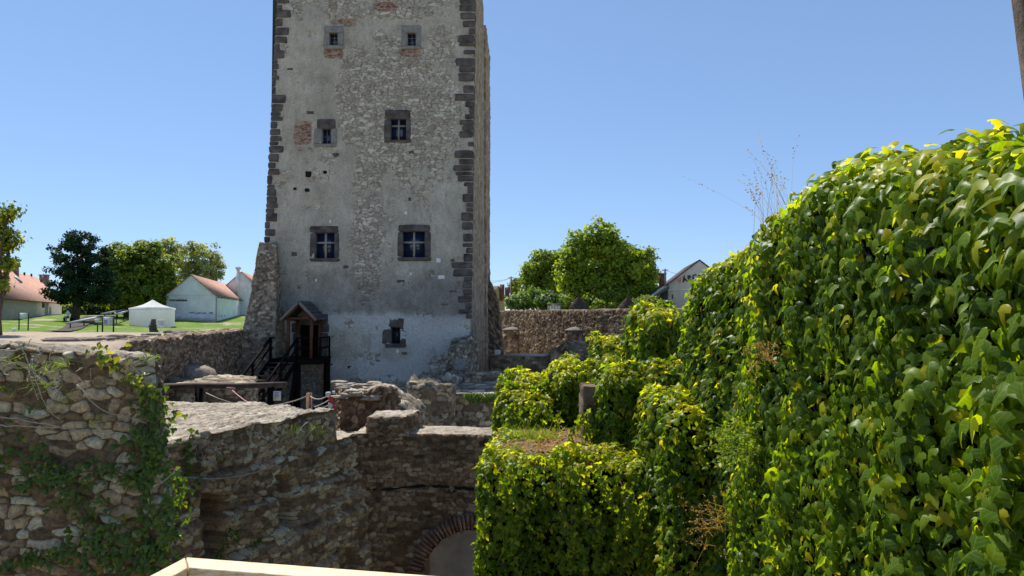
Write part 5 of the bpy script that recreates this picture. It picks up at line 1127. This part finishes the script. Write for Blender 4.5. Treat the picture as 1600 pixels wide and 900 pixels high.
# ================================================================== TREES
def bl(px_, py_, rx, ry, Y_, d=1.0):
    c = P(px_, py_, Y_); s = Y_/FPX; return (c[0], c[1], c[2], rx*s, rx*s*d, ry*s)
def lb(px_, Y_): return L(px_, Y_)
tree('pine_tree', 'dark green layered pine tree beside the long house at the left', lb(117, 84),
     [bl(124, 372, 22, 11, 84), bl(112, 386, 27, 9, 84), bl(140, 392, 26, 10, 84), bl(103, 404, 24, 9, 84), bl(148, 410, 26, 11, 84), bl(112, 424, 33, 12, 84), bl(160, 430, 24, 12, 84), bl(98, 440, 22, 9, 84), bl(135, 446, 40, 15, 84), bl(88, 458, 18, 8, 84), bl(120, 463, 38, 12, 84), bl(160, 458, 28, 14, 84)],
     M_pine, .26, 17000, .75, 3, .42, kind='dia', yellow=0)
tree('walnut_tree', 'broad green tree just right of the dark pine', lb(200, 98), [bl(190, 400, 28, 26, 98), bl(180, 436, 32, 32, 98), bl(215, 410, 26, 28, 98), bl(212, 452, 34, 26, 98), bl(170, 462, 26, 18, 98)], M_tree, .40, 11000, 1.1, 5, .35, 'trees left of the tower', yellow=.08)
tree('walnut_tree', 'yellowish green tree standing behind the white tent', lb(240, 100), [bl(228, 398, 26, 28, 100), bl(250, 425, 26, 32, 100), bl(238, 455, 36, 28, 100), bl(262, 448, 16, 24, 100)], M_tree, .42, 12000, 1.1, 6, .35, 'trees left of the tower', yellow=.14)
tree('poplar_tree', 'thin grey-green tree top between the yellowish tree and the round silvery tree', lb(262, 128), [bl(262, 388, 18, 18, 128), bl(262, 410, 16, 24, 128)], M_tree2, .42, 2600, 1.0, 8, .3, 'trees left of the tower')
tree('silver_tree', 'round silvery green tree behind the museum house', lb(310, 135), [bl(306, 402, 32, 26, 135), bl(325, 412, 22, 28, 135), bl(292, 422, 24, 24, 135), bl(316, 432, 28, 22, 135)], M_tree2, .42, 9000, 1.15, 9, .4, 'trees left of the tower', yellow=.03)
for i, (x, y, rx, ry, Y_) in enumerate([(140, 482, 26, 16, 112), (175, 482, 28, 17, 114), (212, 480, 26, 18, 112), (245, 474, 24, 16, 116), (262, 486, 16, 12, 108), (105, 488, 16, 12, 122)]):
    tree('shrub', ['dark shrub right behind the pine trunk', 'dark shrub under the broad green tree', 'dark shrub left of the white tent', 'dark shrub above the white tent roof', 'shrub between the tent and the museum', 'dark shrub at the end of the long house'][i], lb(x, Y_), [bl(x, y, rx, ry, Y_), bl(x+rx*.5, y+4, rx*.6, ry*.8, Y_)], M_pine if i < 3 else M_tree, .45, 1800, .9, 30+i, .12, 'shrubs under the left trees', cat='shrub', limbs=False)
# far wood closing the horizon
fwd = thing('distant_wood', 'x', 'x')
COL.objects.unlink(fwd); bpy.data.objects.remove(fwd)
rng = np.random.default_rng(77); n_ = 30000
xx = rng.uniform(-330, -30, n_); yy = 190+rng.uniform(0, 25, n_); zz = rng.uniform(-1, 1, n_)**1*0
top_h = 4+4.0*fbm(np.stack([xx, yy*0, 0*xx], -1), .05, 4, 4)
zz = -1+rng.uniform(0, 1, n_)**.7*(top_h+2)
p_ = np.stack([xx, yy, zz], -1); V, F_, k = leaves(p_, np.tile([0, -1., .3], (n_, 1)), 1.1, 'dia', rnd=.8, twist=1.5, rng=rng)
o = leafmesh('distant_wood', [(V, F_, k, np.clip(rng.normal(.4, .2, n_), 0, 1), np.zeros(n_))], M_tree); o['kind'] = 'stuff'; tag(o, 'far low line of dark green woods behind the houses on the left', 'woods')
# left edge tree
tree('ash_tree', 'tree at the left edge with brown trunk and thin yellowing leaves', (X_(-3, 33), 33, float(lawn_z(-24, 33))), [bl(-14, 345, 26, 22, 33), bl(14, 375, 14, 18, 33), bl(-12, 392, 22, 26, 33), bl(8, 412, 10, 16, 33), bl(16, 330, 10, 7, 33), bl(6, 440, 9, 12, 33)], M_tree, .17, 3000, .55, 12, .15, yellow=.3)
# trees right
gz = .1
tree('plane_tree', 'large bright green plane tree above the retaining wall', (X_(948, 76), 76, gz), [bl(935, 376, 27, 27, 76), bl(905, 398, 30, 27, 76), bl(965, 392, 30, 25, 76), bl(888, 425, 22, 26, 76), bl(925, 420, 34, 28, 76), bl(975, 415, 32, 27, 76), bl(1008, 412, 20, 20, 76), bl(1000, 440, 26, 22, 76), bl(900, 450, 26, 22, 76), bl(945, 448, 36, 24, 76), bl(985, 455, 28, 18, 76)], M_plane, .36, 26000, 1.05, 15, .42, 'trees right of the tower', yellow=.10)
tree('locust_tree', 'darker green tree at the left shoulder of the big plane tree', (X_(850, 86), 86, gz), [bl(850, 408, 24, 18, 86), bl(832, 430, 18, 18, 86), bl(862, 435, 24, 26, 86), bl(840, 455, 24, 18, 86)], M_tree, .36, 9000, 1.0, 16, .3, 'trees right of the tower', yellow=.03)
tree('fir_tree', 'dark spiky fir top sticking out behind the darker green tree', (X_(832, 95), 95, gz), [bl(832, 409, 3, 6, 95), bl(832, 416, 6, 4, 95), bl(832, 424, 9, 5, 95), bl(832, 436, 12, 8, 95)], M_pine, .3, 1600, .5, 17, .2, 'trees right of the tower', yellow=0, limbs=False)
for i, (x, y, rx, ry, Y_, mt) in enumerate([(812, 470, 18, 12, 68, M_bush), (835, 466, 18, 16, 70, M_bush), (858, 470, 16, 12, 67, M_bush), (880, 474, 14, 9, 72, M_tree), (935, 476, 22, 10, 72, M_tree), (1010, 474, 18, 10, 64, M_tree), (958, 470, 18, 12, 73, M_tree), (805, 446, 7, 10, 100, M_tree)]):
    tree('shrub', ['bright green shrub at the left end of the retaining wall top', 'tallest bright green shrub beside the kiosk', 'bright green shrub right behind the kiosk', 'shrub between the kiosk and the first thatched parasol', 'dark shrub between the two thatched parasols', 'shrub between the second thatched parasol and the shed', 'dark shrub left of the second thatched parasol', 'faint shrub beside the utility pole by the ochre house'][i], (X_(x, Y_), Y_, gz), [bl(x, y, rx, ry, Y_), bl(x-rx*.4, y+4, rx*.6, ry*.7, Y_)], mt, .3, 1700, .7, 50+i, .08, 'shrubs above the retaining wall', cat='shrub', limbs=False)
# leaning trunk top right
mb = MB(); pts = [P(1585+.15*y if y < 400 else 0, y, 4.6) for y in (-60, 0, 60, 120, 180, 260)]; pts = [p+np.array([.11, 0, 0]) for p in pts]; pts.append(pts[-1]+np.array([.5, 0, -3.2]))
mb.tube(pts, [.1, .105, .11, .115, .12, .13, .2], 12); o = mb.build('tree_trunk', simple('pinkish_bark', (.20, .155, .13), .95, .4, 9, .9, .03, .1, stretch=(1, 1, .4)), None, True); tag(o, 'leaning brown tree trunk cut by the top right corner, behind the ivy wall', 'tree trunk')
# ================================================================== IVY
SIZE_A = lambda p: np.interp(p[:, 1], [1, 2.8, 4, 6], [.1, .09, .078, .07])
def wallcols(path_top, path_bot, crest, zb, back=1.1, ztop_pad=0):
    """columns far->near; returns grid [n][m]"""
    out = []
    for (xt, yt), (xb, yb2), zc in zip(path_top, path_bot, crest):
        col = []
        for f in (0, .25, .5, .75, .93): col.append((xb+(xt-xb)*f**.8, yb2+(yt-yb2)*f, zb+(zc-.35-zb)*f))
        col += [(xt+.03, yt, zc-.22), (xt+.14, yt, zc-.06), (xt+.36, yt, zc), (xt+.7, yt, zc+.0), (xt+back, yt, zc-.15), (xt+back+.2, yt, zc-1.0)]
        out.append(col)
    return np.array(out)
# A: the near ivy wall
pt = [(3.2, 6.75), (2.55, 6.7), (2.15, 6.35), (2.0, 5.6), (1.98, 4.7), (2.0, 3.9), (2.0, 3.1), (1.93, 2.4), (1.85, 1.5), (1.8, .4)]
pb = [(3.2, 6.75), (2.4, 6.75), (1.92, 6.3), (1.82, 5.6), (1.8, 4.7), (1.82, 3.9), (1.80, 3.1), (1.78, 2.4), (1.7, 1.5), (1.7, .4)]
cr = [.45, .50, .60, .83, 1.00, .93, .69, .48, .42, .40]
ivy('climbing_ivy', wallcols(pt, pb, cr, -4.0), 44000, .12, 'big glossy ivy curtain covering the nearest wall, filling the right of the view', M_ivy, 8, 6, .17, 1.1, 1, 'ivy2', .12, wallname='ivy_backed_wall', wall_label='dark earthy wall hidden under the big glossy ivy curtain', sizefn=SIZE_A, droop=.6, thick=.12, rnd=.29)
# B: second hump, set back
pt = [(3.0, 9.2), (2.5, 9.15), (2.16, 8.85), (2.25, 8.0), (2.5, 7.2), (2.7, 6.5)]
pb = [(2.8, 9.2), (2.2, 9.1), (1.74, 8.75), (1.72, 8.0), (1.85, 7.2), (2.0, 6.6)]
cr = [.1, .15, .32, .68, .74, .70]
ivy('climbing_ivy', wallcols(pt, pb, cr, -4.6), 20000, .085, 'ivy hump just left of and behind the big curtain, dark in its recess', M_ivy, 7, 6, .17, 1.3, 2, 'ivy2', .15, wallname='ivy_backed_wall', wall_label='hidden wall under the ivy hump behind the big curtain')
def box_ivy(x0p, x1p, Y0, Y1, ytop, zb, count, label, seed, size=.08, r=.14, yellow=.2, ztop=None, amp=.17, mat=None, xs=None, flare=0.0, kind='ivy2', wl=None, bare=None, nz=4, gap=0, thick=.07):
    xa, xb = (X_(x0p, Y0), X_(x1p, Y0)) if xs is None else xs
    zt = Z_(ytop, Y0) if ztop is None else ztop
    per = [(xa+.05, Y1), (xa, (Y0+Y1)/2), (xa+.02, Y0+.15), (xa+.15, Y0+.02), (xa*.66+xb*.34, Y0), (xa*.33+xb*.67, Y0), (xb-.15, Y0+.02), (xb-.02, Y0+.15), (xb, (Y0+Y1)/2), (xb-.05, Y1)]
    cy2 = (Y0+Y1)/2+.1; c0 = min(xa+(xb-xa)*.3, xa+.5); c1 = max(xb-(xb-xa)*.3, xb-.5)
    cs = [(c0, Y1-.1), (c0, cy2), (c0, cy2), (c0, cy2), (xa*.6+xb*.4, cy2), (xa*.4+xb*.6, cy2), (c1, cy2), (c1, cy2), (c1, cy2), (c1, Y1-.1)]
    A = block_cols(per, zb, zt, cs, r*1.25, nz, flare)
    return ivy('climbing_ivy', A, count, size, label, mat or M_ivy, 5, 5, amp, 1.5, seed, kind, yellow, wallname='ivy_backed_wall', wall_label='hidden masonry under: '+label if wl is None else wl, bare=bare, gap=gap, thick=thick, rnd=.42)
# C tall block, upper middle
box_ivy(1000, 1075, 10.4, 11.6, 486, -2.2, 7020, 'upright ivy block between the second hump and the sky, above the steps', 3, .085, .2, .18, wl='hidden pier under the upright ivy block')
# F2 / J terraces
box_ivy(868, 990, 12.4, 13.4, 572, -2.6, 7020, 'ivy terrace with yellow-tipped top left of the upright block', 4, .08, .2, .3, wl='hidden wall under the yellow-tipped ivy terrace')
box_ivy(938, 1080, 9.4, 10.3, 575, -2.6, 7020, 'sloping ivy bank at the foot of the upright block', 5, .08, .3, .2, flare=.12, wl='hidden bank of masonry under the sloping ivy')
box_ivy(782, 868, 11, 12.6, 606, -2.3, 8100, 'ivy mound left of the bare stone pier, above the grass tuft', 6, .075, .3, .3, flare=.03, wl='hidden wall under the ivy mound')
box_ivy(862, 915, 11.2, 12.4, 578, -2.2, 3510, 'ivy cap joining the mound and the yellow-tipped terrace', 66, .075, .25, .25, wl='hidden wall under the joining ivy cap')
box_ivy(922, 1052, 9.9, 10.7, 602, -2.1, 7020, 'dark ivy curtain around the bare stone pier', 7, .075, .16, .1, wl='hidden wall behind the bare stone pier', bare=lambda p: ~((proj(p)[0] < 948) & (proj(p)[1] > 608) & (vnoise(p, 3, 5) > -.3)))
box_ivy(930, 976, 15.5, 16.6, 532, -1.6, 2025, 'small far ivy clump with reddish tips below the retaining wall', 8, .09, .2, .35, wl='hidden stub under the small far ivy clump')
box_ivy(800, 872, 13.2, 14.2, 585, -1.9, 1620, 'low ivy patch on a wall stub behind the mound', 9, .08, .1, .3, wl='hidden stub behind the ivy mound')
# G big front block
ztG = -1.77
SG, oG = box_ivy(752, 1040, 8.55, 11.2, 720, -5.2, 24500, 'cube-shaped ivy covered wall block at bottom centre with dark leafy front', 10, .07, .22, .14, ztop=ztG, amp=.16, wl='hidden masonry block under the cube-shaped ivy', bare=lambda p: ~((p[:, 2] > ztG-.12) & (fbm(p, 2.4, 21, 3) > .27) & (p[:, 1] > 9.15) & (p[:, 0] < .95)), nz=7)
# dry litter on the block's top
mb = MB(); X, Y = np.meshgrid(np.linspace(-.3, 1.5, 90), np.linspace(8.9, 11.1, 90), indexing='ij'); mb.grid(np.stack([X, Y, ztG-.01+.07*fbm(np.stack([X, Y, X*0], -1), 3, 4, 4)-.16*sst(.6, 1.15, np.sqrt(((X-.45)/.85)**2+((Y-10.1)/1.15)**2))+.03*fbm(np.stack([X, Y, X*0], -1), 14, 8, 3)], -1)); tag(mb.build('dry_litter', simple('dry_litter_soil', (.22, .165, .115), 1, .4, 25, .8, .03, .1), None, True), 'dry brown litter bare of leaves on top of the cube-shaped ivy block', 'litter'); bpy.data.objects['dry_litter']['kind'] = 'stuff'
rg = np.random.default_rng(8); n_ = 1500; q = np.stack([rg.uniform(-.2, 1.3, n_), rg.uniform(9.0, 10.9, n_), np.full(n_, ztG+.03)], -1)
V, F_, k = leaves(q, np.tile([0, 0, 1.], (n_, 1)), .045, 'dia', rnd=.5, twist=3, rng=rg); o = leafmesh('fallen_leaves', [(V, F_, k, rg.random(n_), rg.random(n_)*.5)], M_dry); o['kind'] = 'stuff'; tag(o, 'dead brown leaves lying on top of the cube-shaped ivy block', 'leaves')
# trailing shoots and ragged runners hanging off the ivy blocks
def shoots(name, label, starts, Y_fn, mat, size, seed, nrm=(0, -1., .2), ln=(.3, .9), per=55):
    rg = np.random.default_rng(seed); ps = []; mb = MB()
    for (x, y, Y_) in starts:
        p0_ = P(x, y, Y_); L_ = rg.uniform(*ln); m_ = 8; dr = np.array([rg.normal(0, .25), rg.normal(-.15, .1), -1.]); dr /= np.linalg.norm(dr)
        cv = [p0_+dr*L_*t+np.array([.05*math.sin(t*5+x), -.04*math.sin(t*3), 0]) for t in np.linspace(0, 1, m_)]; mb.tube(cv, list(np.linspace(.006, .002, m_)), 4)
        k_ = int(L_*per); t = rg.random(k_); cv = np.array(cv); q = np.stack([np.interp(t*(m_-1), np.arange(m_), cv[:, i]) for i in range(3)], -1)+rg.normal(0, .022, (k_, 3)); ps.append(q)
    p = np.concatenate(ps); V, F_, k = leaves(p, np.tile(nrm, (len(p), 1)), size, 'ivy', rnd=.35, droop=.4, rng=rg)
    root = thing(name, label, 'ivy', tuple(p.mean(0))); leafmesh('foliage', [(V, F_, k, np.clip(rg.normal(.6, .2, len(p)), 0, 1), (rg.random(len(p)) < .1)*.6)], mat, root); mb.build('stem', simple('vine_stem', (.14, .10, .07), .9, .3, 20, 0), root)
rs_ = random.Random(11)
shoots('trailing_shoots', 'loose ivy shoots trailing down the face of the cube-shaped block', [(rs_.uniform(760, 1020), 722+rs_.uniform(0, 110), 8.42) for _ in range(34)], None, M_ivy, .062, 21)
shoots('trailing_shoots', 'loose ivy shoots trailing down the steps above the cube-shaped block', [(rs_.uniform(785, 870), 625+rs_.uniform(0, 20), 10.85) for _ in range(10)]+[(rs_.uniform(950, 1040), 615+rs_.uniform(0, 30), 9.75) for _ in range(16)]+[(rs_.uniform(880, 985), 585+rs_.uniform(0, 10), 12.2) for _ in range(9)]+[(rs_.uniform(912, 930), 640+rs_.uniform(0, 10), 9.7) for _ in range(5)], None, M_ivy, .065, 22, ln=(.2, .5))
# curtain down to the right of G
box_ivy(1015, 1110, 7.6, 9.7, 640, -5.0, 9450, 'bright hanging ivy curtain between the cube-shaped block and the second hump', 11, .075, .4, .2, xs=(1.66, 2.3), ztop=-1.0, flare=.02, wl='hidden wall under the bright hanging ivy curtain')
# bare stone pier
o = wall('stone_pier', [(X_(912, 9.8), 9.8), (X_(949, 9.8), 9.8), (X_(949, 9.8), 10.3), (X_(912, 9.8), 10.3)], -2.2, Z_(603, 9.8), 'bare squared stone pier peeping out of the ivy above the cube-shaped block', 'pier', mat=rubble_mat('smooth_tan_stone', [(0, (.16, .125, .09)), (1, (.24, .19, .14))], (.13, .10, .075), fine=10, gain=(1, 1, 1), moss=.3), res=.03, st=(.6, .35), depth=.02, wob=.03, ragged=.02)
# ivy strands on the near wall
def strands(lines, name, label, Y_=6.38, size=.055, per=75, mat=M_ivyd, spread=.06, yel=.05, seed=1, yfn=None, vines=True):
    rng = np.random.default_rng(seed); ps = []; ys = []; mb = MB()
    for ln in lines:
        if yfn is None: ln = (ln[0],)+tuple((min(x, 236+max(0, y-560)*.2), y) for x, y in ln[1:])
        wd_ = ln[0]; pts_ = [P(x, y, Y_ if yfn is None else yfn(x, y)) for x, y in ln[1:]]; cv = interp(np.array(pts_), 8)
        seg = np.linalg.norm(np.diff(cv, axis=0), axis=1); Lt = seg.sum(); k = int(Lt*per*wd_*1.35)
        cum = np.concatenate([[0], np.cumsum(seg)]); t = rng.random(k)*Lt
        q = np.stack([np.interp(t, cum, cv[:, i]) for i in range(3)], -1)
        wv = spread*wd_*(.5+.9*(vnoise(q, 3.1, seed)+.5)); q = q+rng.normal(0, 1, (k, 3))*np.stack([wv, .02+0*wv, wv], -1)
        ps.append(q); mb.tube(cv+np.array([0, .03, 0]), .007, 5)
    p = np.concatenate(ps); n = np.tile([0, -1., .15], (len(p), 1)); V, F_, k = leaves(p, n, size, 'ivy', rnd=.4, droop=.3, rng=rng)
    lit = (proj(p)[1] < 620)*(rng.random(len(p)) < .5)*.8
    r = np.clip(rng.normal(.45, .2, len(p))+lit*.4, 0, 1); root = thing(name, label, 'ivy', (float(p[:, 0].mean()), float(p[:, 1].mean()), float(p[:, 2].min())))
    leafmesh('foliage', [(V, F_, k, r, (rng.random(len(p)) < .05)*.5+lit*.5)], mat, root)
    if vines: mb.build('stem', simple('vine_stem', (.14, .10, .07), .9, .3, 20, 0), root)
strands([(1.0, (146, 552), (168, 560), (192, 576), (210, 592), (222, 608)), (1.3, (222, 600), (232, 640), (232, 690), (228, 740), (232, 790), (222, 830), (238, 880), (236, 920)),
         (1.0, (238, 610), (252, 625), (255, 650), (246, 690), (240, 720)), (1.5, (-20, 712), (30, 718), (62, 724), (88, 744), (106, 768), (128, 800), (146, 832), (150, 862)),
         (.9, (20, 755), (60, 752), (95, 750), (130, 738), (180, 738), (210, 760)), (1.1, (212, 742), (255, 738), (280, 735), (292, 755), (288, 775)), (1.5, (150, 838), (172, 850), (215, 855), (245, 862), (262, 840), (280, 800), (288, 768)),
         (1.2, (-20, 890), (30, 878), (70, 870), (110, 858), (148, 850)), (1.6, (170, 905), (200, 880), (240, 870), (265, 880)), (.7, (176, 700), (200, 690), (222, 688)), (.6, (258, 760), (262, 800), (250, 840)), (.5, (120, 870), (150, 900)), (.35, (198, 625), (225, 640))],
        'creeping_ivy', 'thin dark green ivy strands creeping across the nearest rubble wall')
def yin(x, y):   # depth on the inner wall's face under pixel x
    r_ = ray(x, y); d2 = np.array([dv[0], dv[1]]); n2_ = np.array([d2[1], -d2[0]]); return r_[1]*(T1[:2].dot(n2_)/r_[:2].dot(n2_))-.12
strands([(1.0, (292, 690), (290, 725), (296, 760), (290, 790)), (.9, (340, 870), (352, 845), (372, 832)), (.6, (382, 872), (400, 850), (412, 836)), (.5, (300, 672), (292, 690)), (.35, (345, 700), (350, 720))], 'creeping_ivy', 'few short ivy sprigs on the receding courtyard wall', size=.06, yfn=yin, seed=3, per=60)
# pale dry twigs on the near wall
mb = MB(); rng = np.random.default_rng(5)
TW = [((0, 548), (35, 545), (50, 528)), ((28, 535), (42, 560), (48, 590), (60, 625)), ((48, 590), (62, 585), (70, 565)), ((80, 572), (78, 555), (86, 540)), ((0, 650), (60, 660), (130, 672), (200, 678)), ((50, 560), (58, 600), (75, 640), (95, 655)), ((0, 665), (90, 668), (160, 680)), ((240, 760), (262, 748), (278, 730)), ((290, 735), (340, 750), (400, 735), (445, 720)), ((120, 600), (160, 640), (230, 660))]
for ln in TW[:-2]+[TW[-1]]:
    c = interp(np.array([P(x, y, 6.32+rng.uniform(-.03, .03)) for x, y in ln]), 6); c[:, 2] += rng.normal(0, .006, len(c)); mb.tube(c, list(np.linspace(.006, .003, len(c))), 5)
for k in range(16):
    x = rng.uniform(0, 235); y = rng.uniform(545, 600); c = [P(x+rng.normal(0, 3)*i, y+7*i*rng.uniform(.3, 1.6)-(8 if i == 1 else 0), 6.28+.02*i) for i in range(4)]; mb.tube(interp(np.array(c), 4), .004, 4)
o = mb.build('dry_vines', M_ltgrey); tag(o, 'leafless pale vine stems hanging over the top of the nearest wall', 'vine')
mb = MB()
for k in range(30):
    x = rng.uniform(300, 520); y = 652+max(0, (470-x))*.21+rng.uniform(0, 22); c = [P(x+rng.normal(0, 2.5)*i, y+rng.uniform(3, 9)*i, yin(x, y)-.06) for i in range(4)]; mb.tube(interp(np.array(c), 3), .0035, 4)
for ln in (((280, 745), (340, 748), (400, 738), (440, 722)), ((455, 700), (470, 670), (480, 660)), ((462, 705), (480, 680), (492, 668)), ((470, 700), (478, 680), (470, 672))):
    mb.tube(interp(np.array([P(x, y, yin(x, y)-.08) for x, y in ln]), 5), .008, 4)
o = mb.build('dry_vines', M_ltgrey); tag(o, 'fringe of leafless twigs under the top edge of the receding courtyard wall', 'vine')
# ================================================================== GRASSES
def tuft(name, label, centres, n, h, spread, mat, lean=.3, wd_=.006, seed=0, cat='grass', curve=.5, dirv=None, heads=False, gr=None):
    rng = np.random.default_rng(seed); Vs = []; Q = []; As = []; c_ = 0; lv = []
    for k in range(n):
        b0 = np.array(centres[rng.integers(len(centres))])+rng.normal(0, 1, 3)*np.array(spread); d = rng.normal(0, lean, 3)+np.array([0, 0, 1.]) if dirv is None else np.array(dirv)+rng.normal(0, lean, 3)
        d /= np.linalg.norm(d); sd2 = nrmz(np.cross(d, rng.normal(size=3))[None])[0]; hh = h*rng.uniform(.5, 1.15); bend = nrmz(rng.normal(size=(1, 3)))[0]*np.array([1, 1, .3])*curve*hh
        pts_ = [b0+d*hh*t+bend*t*t-np.array([0, 0, .25*curve*hh*t*t]) for t in (0, .3, .6, .85, 1)]
        for i, p in enumerate(pts_): w2 = wd_*(1-i/4.6); Vs += [p-sd2*w2/2, p+sd2*w2/2]
        Q += [(c_+2*i, c_+2*i+1, c_+2*i+3, c_+2*i+2) for i in range(4)]; c_ += 10; As += [[rng.random(), float(rng.random() < .15)*.5, 0, 1]]*10
        if heads:
            for t in np.linspace(.72, 1, 7): lv.append(b0+d*hh*t+bend*t*t-np.array([0, 0, .25*curve*hh*t*t])+rng.normal(0, .008, 3))
    o = None
    if heads: root = thing(name, label, cat, tuple(np.mean(centres, 0)), gr)
    o = mk('stalks' if heads else name, np.array(Vs), np.array(Q), mat, root if heads else None, False, {'Cl': np.array(As)})
    if heads:
        p = np.array(lv); V, F_, k = leaves(p, np.tile([0, -1., .3], (len(p), 1)), heads, 'dia', rnd=.8, twist=2, rng=rng); leafmesh('seed_heads', [(V, F_, k, rng.random(len(p)), rng.random(len(p))*.3)], mat, root)
    else: tag(o, label, cat, gr)
    return o
tuft('grass_tuft', 'fresh green grass tuft growing on the back of the cube-shaped ivy block', [P(x, 688, 10.0) for x in range(800, 865, 4)], 260, .26, (.08, .1, .01), M_grassy, .35, .008, 1)
tuft('dry_grass', 'wispy dry grass stalks standing up from the ivy crest against the sky', [P(x, y, 5.6) for x, y in ((1192, 366), (1205, 356), (1220, 346), (1235, 334), (1212, 360))], 30, .62, (.03, .08, .02), M_dry, .22, .0035, 2, curve=.25, dirv=(-.28, 0, 1), heads=.014)
tuft('dry_plant', 'reddish dry weed sticking out of the ivy curtain, upper one', [P(1200, 556, 5.0), P(1207, 560, 5.0)], 30, .14, (.04, .03, .03), M_dry, .5, .005, 3, curve=.5, dirv=(-.5, -.4, .4), heads=.015, cat='weed')
tuft('dry_plant', 'yellow-green weed sticking out of the ivy curtain, middle one', [P(1185, 700, 5.6), P(1160, 690, 5.8)], 70, .28, (.06, .04, .05), M_grassy, .4, .006, 4, curve=.4, dirv=(-.8, -.3, .25), heads=.03, cat='weed')
tuft('dry_plant', 'tan feathery dead weed low down where the ivy curtain ends', [P(1135, 815, 6.0), P(1120, 830, 6.1)], 45, .32, (.06, .04, .05), M_dry, .45, .005, 5, curve=.5, dirv=(-.6, -.3, .35), heads=.016, cat='weed')
tuft('grass_fringe', 'yellowing grass hanging from the receding wall near its step', [P(x, 662+(x % 7), yin(x, 665)-.05) for x in range(455, 520, 6)], 60, .34, (.05, .03, .03), M_grassy, .3, .007, 6, curve=.3, dirv=(.1, -.25, -.8))
tuft('weeds', 'small weeds rooted in the joints of the nearest wall', [P(x, y, 6.38) for x, y in ((55, 575), (70, 600), (15, 560), (110, 620), (150, 655), (60, 640), (100, 570), (235, 560), (10, 610), (190, 810), (110, 780))], 260, .11, (.05, .02, .03), M_grassy, .5, .007, 7, curve=.8, dirv=(0, -.5, .2))
mb = None
tuft('grass_fringe', 'green moss and grass hanging over the mossy shaded wall', [P(x, 617, 26.95) for x in range(725, 785, 3)], 500, .30, (.08, .04, .05), M_bush, .35, .03, 8, curve=.4, dirv=(0, -.4, -.9))
